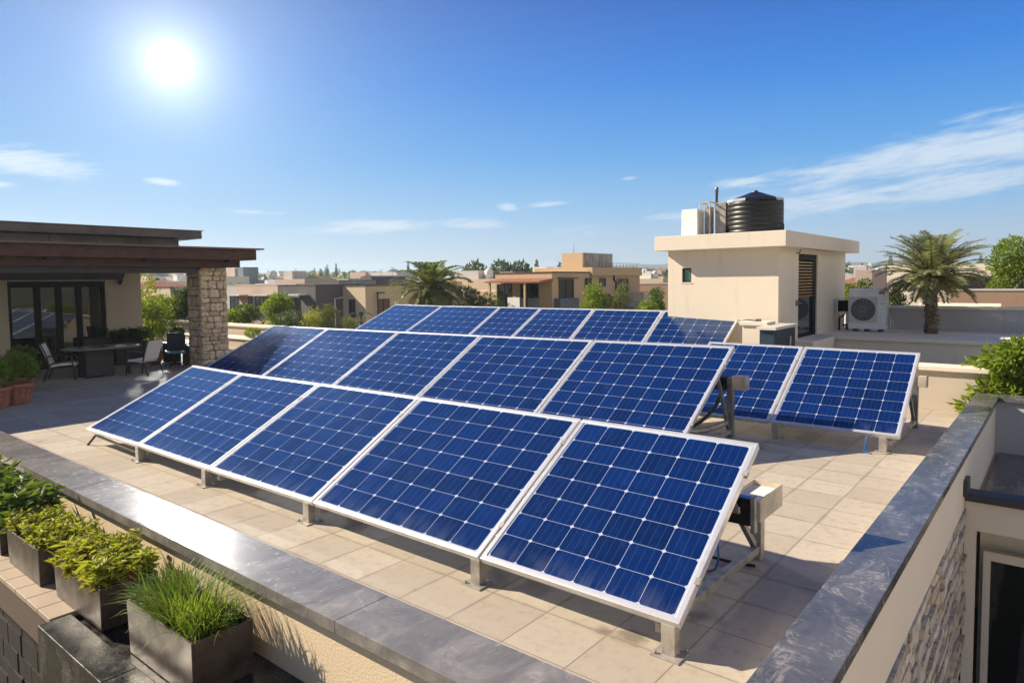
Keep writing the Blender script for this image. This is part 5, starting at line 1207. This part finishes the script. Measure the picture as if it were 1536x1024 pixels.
# right side
ry = 47.6
r1 = bld('flat_house', 'cream house with a long dark window band behind the date palm', X_(1330, 430, ry), X_(1499, 430, ry), ry, 58, Zy(1440, 396, ry), 'cream'); win_y(r1, ry, X_(1395, 425, ry), X_(1496, 425, ry), Zy(1440, 433, ry), Zy(1440, 415, ry), 4)
r2 = bld('garden_wall', 'brown rough boundary wall with pale cap below the big tree at right', X_(1425, 450, 40), 6, 40, 40.4, Zy(1440, 436, 40), 'brown', cop='canopy', cat='wall')
r3 = bld('garden_wall', 'pale cream low wall stretching behind the palm trunk', X_(1376, 460, 33), X_(1500, 460, 33), 33.4, 33.8, Zy(1440, 455, 33.4), 'cream_light', cat='wall')
r5 = bld('flat_house', 'brownish distant house between the utility room and the date palm', X_(1283, 420, 70), X_(1308, 420, 70), 70, 78, Zy(1290, 405, 70), 'pink')
r4 = bld('flat_house', 'shaded low brown house with pale roof edge left of the utility room', X_(949, 430, 52), X_(1004, 430, 52), 52, 62, Zy(975, 426, 52), 'brown', cop='canopy')
r6 = bld('garden_shed', 'small cream block with sloping grey roof right of the tan villa', X_(950, 445, 46), X_(966, 445, 46), 46, 49, Zy(958, 438, 46), 'sand', cat='shed'); mb = MB(); a_, b2_ = X_(945, 448, 45.4), X_(975, 448, 45.4); z_ = Zy(958, 452, 45.5); mb.hexa([(a_, 44.8, z_-.3), (b2_, 44.8, z_-.5), (b2_, 45.98, z_-.3), (a_, 45.98, z_-.1), (a_, 44.8, z_-.22), (b2_, 44.8, z_-.42), (b2_, 45.98, z_-.2), (a_, 45.98, z_)]); mb.build('lean_to_roof', M['panelgrey'], r6)

# ------------------------------------------------------------------ far town
SECT = [(-5, 'behind the brown roofed house'), (340, 'just right of the stone column'), (420, 'above the pinkish house'), (520, 'above the dark grey house'), (600, 'above the cream flat house'), (700, 'beside the tall palm'), (835, 'behind the tan villa'), (960, 'right of the louvred roof room'), (1200, 'behind the utility room'), (1330, 'between utility room and date palm'), (1600, 'behind the date palm')]
def sector(px):
    for a, s_ in SECT:
        if px < a: return s_
    return SECT[-1][1]
def px_of(p):
    q = np.array(p)-CC; w_ = q@CF; return 768+F0*(q@CR)/w_
rr = random.Random(77)
FAR = [('white', 'white'), ('sand', 'sandy'), ('pink', 'pinkish'), ('cream', 'cream'), ('greywall', 'grey'), ('tan', 'tan'), ('roofred', 'red roofed')]
dist_words = lambda d: 'middle distance' if d < 150 else 'far off' if d < 350 else 'very distant'
_wm = box(0, 1.1, 0, .08, 0, 1.3).build('window', M['glass_dark']); WME = _wm.data; bpy.data.objects.remove(_wm)
def put_win(p, rz, par):
    o = bpy.data.objects.new('window', WME); COL.objects.link(o); o.parent = par; o.location = Vector(p)-par.location; o.rotation_euler[2] = rz
nb_ = 0
occ = []
wins = {}
for ring in range(900):
    if nb_ >= 270: break
    d = 82*(1.0165**ring)*1.0 if False else rr.choice([rr.uniform(75, 150), rr.uniform(130, 300), rr.uniform(200, 500), rr.uniform(250, 900)])
    px = rr.uniform(200, 1520)
    if 1000 < px < 1260 or (735 < px < 950 and d < 110) or (1330 < px < 1420 and d < 90): continue
    if (340 < px < 610) and d < 105: continue
    p = at(px, 420, d); W_ = rr.uniform(6, 13); D_ = rr.uniform(6, 12)
    if any(abs(p[0]-q[0]) < (W_+q[2])/2+1 and abs(p[1]-q[1]) < (D_+q[3])/2+1 for q in occ): continue
    occ.append((p[0], p[1], W_, D_))
    hh = rr.choice([3.2, 5.6, 6.0, 6.6])+rr.uniform(-.3, .4)+(rr.random() < .12)*1.2; 
    if d > 300: hh += rr.uniform(0, 2.5)
    mk, word = rr.choice(FAR); wm = 'sand' if mk == 'roofred' else mk
    lab = '%s %s house %s' % (dist_words(d), word if mk != 'roofred' else 'red roofed', sector(px))
    gz_ = gz(p[0], p[1]); b_ = thing('town_house', lab, 'house', (p[0], p[1], gz_), lab)
    x0, x1, y0, y1 = p[0]-W_/2, p[0]+W_/2, p[1]-D_/2, p[1]+D_/2
    box(x0, x1, y0, y1, gz_-1, gz_+hh).build('wall', M[wm], b_)
    if mk == 'roofred':
        mb = MB(); z = gz_+hh; mb.add([(x0-.4, y0-.4, z), (x1+.4, y0-.4, z), (x1+.4, y1+.4, z), (x0-.4, y1+.4, z), (x0+W_*.3, p[1], z+1.1), (x1-W_*.3, p[1], z+1.1)], [(0, 1, 5, 4), (1, 2, 5), (2, 3, 4, 5), (3, 0, 4), (3, 2, 1, 0)]); mb.build('roof', M['roofred'], b_)
    else:
        mb = MB(); z = gz_+hh
        if rr.random() < .6: a = rr.uniform(.2, .6); mb.box(x0+W_*a, x0+W_*(a+.3), y0+.5, y0+3.4, z, z+rr.uniform(.8, 2.0)); mb.build('roof_room', M[rr.choice([wm, 'white', 'greywall'])], b_)
        if rr.random() < .5: mb = MB(); q_ = (x0+W_*.8, y0+1.5, z); mb.lathe(q_, [(.55, 0), (.55, 1.1), (.2, 1.35)], 10); mb.build('water_tank', M['tank' if rr.random() < .5 else 'white'], b_)
    if d < 240 and rr.random() < .7:
        ax_, ay_ = rr.uniform(x0+.8, x1-.8), y0+rr.uniform(.5, 2.5); z = gz_+hh
        mb = MB(); mb.tube([(ax_, ay_, z-.1), (ax_, ay_, z+1.9)], .035, 4); mb.bar((ax_-.5, ay_, z+1.8), (ax_+.5, ay_, z+1.8), .03, .03); mb.bar((ax_-.35, ay_, z+1.5), (ax_+.35, ay_, z+1.5), .03, .03); mb.build('aerial', M['steel_dark'], b_)
    if d < 260:
        fl = int(hh//3)
        for f_ in range(fl):
            zc2 = gz_+f_*3+1.
            if zc2 < -1.2 and d > 110: continue
            k = x0+rr.uniform(.8, 1.6)
            while k < x1-1.6: put_win((k, y0-.03, zc2), 0, b_); k += rr.uniform(2.4, 3.8)
            k = y0+rr.uniform(.8, 1.6)
            while k < y1-1.6: put_win((x1+.03, k, zc2), R(90), b_); k += rr.uniform(2.4, 3.8)
    nb_ += 1
# prototype far trees, then copies
protos = []
for k, (mat, w_, h, base, kind, n) in enumerate([('mid', 6.5, 6.6, 1.2, 'rounded green', 1500), ('dark', 7, 7.4, 1.4, 'dark spreading', 1500), ('dark', 2.3, 9.5, .6, 'tall dark cypress', 1300), ('bright', 5.2, 5.4, .8, 'light green', 1300), ('olive', 5.5, 6.0, 1.0, 'olive green', 1300)]):
    t_ = tree('town_tree', 'x', 'tree', (0, 0, 0), h, w_, base, LM[mat], n, .55, .30, 200+k, .22, 'town trees', 16 if k != 2 else 12); protos.append((t_, kind, False))
used = [False]*5
cnt = 0
for it in range(2000):
    if cnt >= 285: break
    d = rr.choice([rr.uniform(60, 120), rr.uniform(90, 240), rr.uniform(200, 520), rr.uniform(300, 900)]); px = rr.uniform(195, 1530)
    if 1010 < px < 1255 or (735 < px < 945 and d < 75) or (480 < px < 610 and d < 75) or (340 < px < 480 and d < 100): continue
    if 205 < px < 290 and d < 75: continue
    if px > 1320 and d < 75: continue
    p = at(px, 420, d)
    if any(abs(p[0]-q[0]) < q[2]/2+1.5 and abs(p[1]-q[1]) < q[3]/2+1.5 for q in occ): continue
    k = rr.choice([0, 0, 1, 1, 3, 4, 2]) if d > 150 else rr.choice([0, 1, 3, 4])
    lab = '%s %s tree %s' % (dist_words(d), protos[k][1], sector(px)); sc = rr.uniform(.7, 1.1)*(1+.35*(d > 350))
    if d < 110: sc *= .72
    if not used[k]:
        o = protos[k][0]; o.location = (p[0], p[1], gz(p[0], p[1])); o.scale = (sc,)*3; o['label'] = lab; o['group'] = lab; used[k] = True
    else: copy_thing(protos[k][0], (p[0], p[1], gz(p[0], p[1])), lab, rr.uniform(0, 6.28), sc, lab)
    cnt += 1
for px, d, topy, k in ((715, 120, 391, 1), (762, 125, 389, 1), (779, 128, 391, 1), (805, 110, 397, 2), (491, 330, 400, 2), (504, 340, 398, 2), (612, 330, 395, 2)):
    p = at(px, topy, d); hp = [6.6, 7.4, 9.5, 5.4, 6.0][k]; g0 = gz(p[0], p[1]); sc = (p[2]-g0)/hp
    copy_thing(protos[k][0], (p[0], p[1], g0), '%s %s tree standing tall %s' % (dist_words(d), protos[k][1], sector(px)), rr.uniform(0, 6), (sc*(.8 if k == 1 else .6), )*2+(sc,), 'tall trees on the skyline')
for k in range(5):
    if not used[k]:
        bpy.data.objects.remove(protos[k][0])
# woods on the valley side, too many and too far to count
mb = MB(); C_ = []; D_ = []
for k in range(2600):
    a = R(rr.uniform(-4, 84)); d = rr.uniform(260, 1600)**1.0; x, y = -math.sin(a)*d, math.cos(a)*d
    if math.sin(x*.011+1)*math.cos(y*.013)+.5*math.sin(x*.031+y*.027) < -.15: continue
    r_ = rr.uniform(2.2, 4.6); h = rr.uniform(3.5, 7.5)*(1.3 if d > 700 else 1); z = gz(x, y)
    for q in range(26):
        v = np.array([rr.gauss(0, 1), rr.gauss(0, 1), rr.gauss(0, 1)]); v /= np.linalg.norm(v)+1e-9
        C_.append(np.array([x, y, z+h*.55])+v*np.array([r_, r_, h*.48])*rr.uniform(.6, 1)); D_.append(v+np.array([0, 0, .4]))
v, f = leaf_quads(C_, D_, 2.4, 1.7); tag(MB().add(v, f).build('distant_woods', LM['mid'], None), kind='stuff')
bpy.context.view_layer.update()
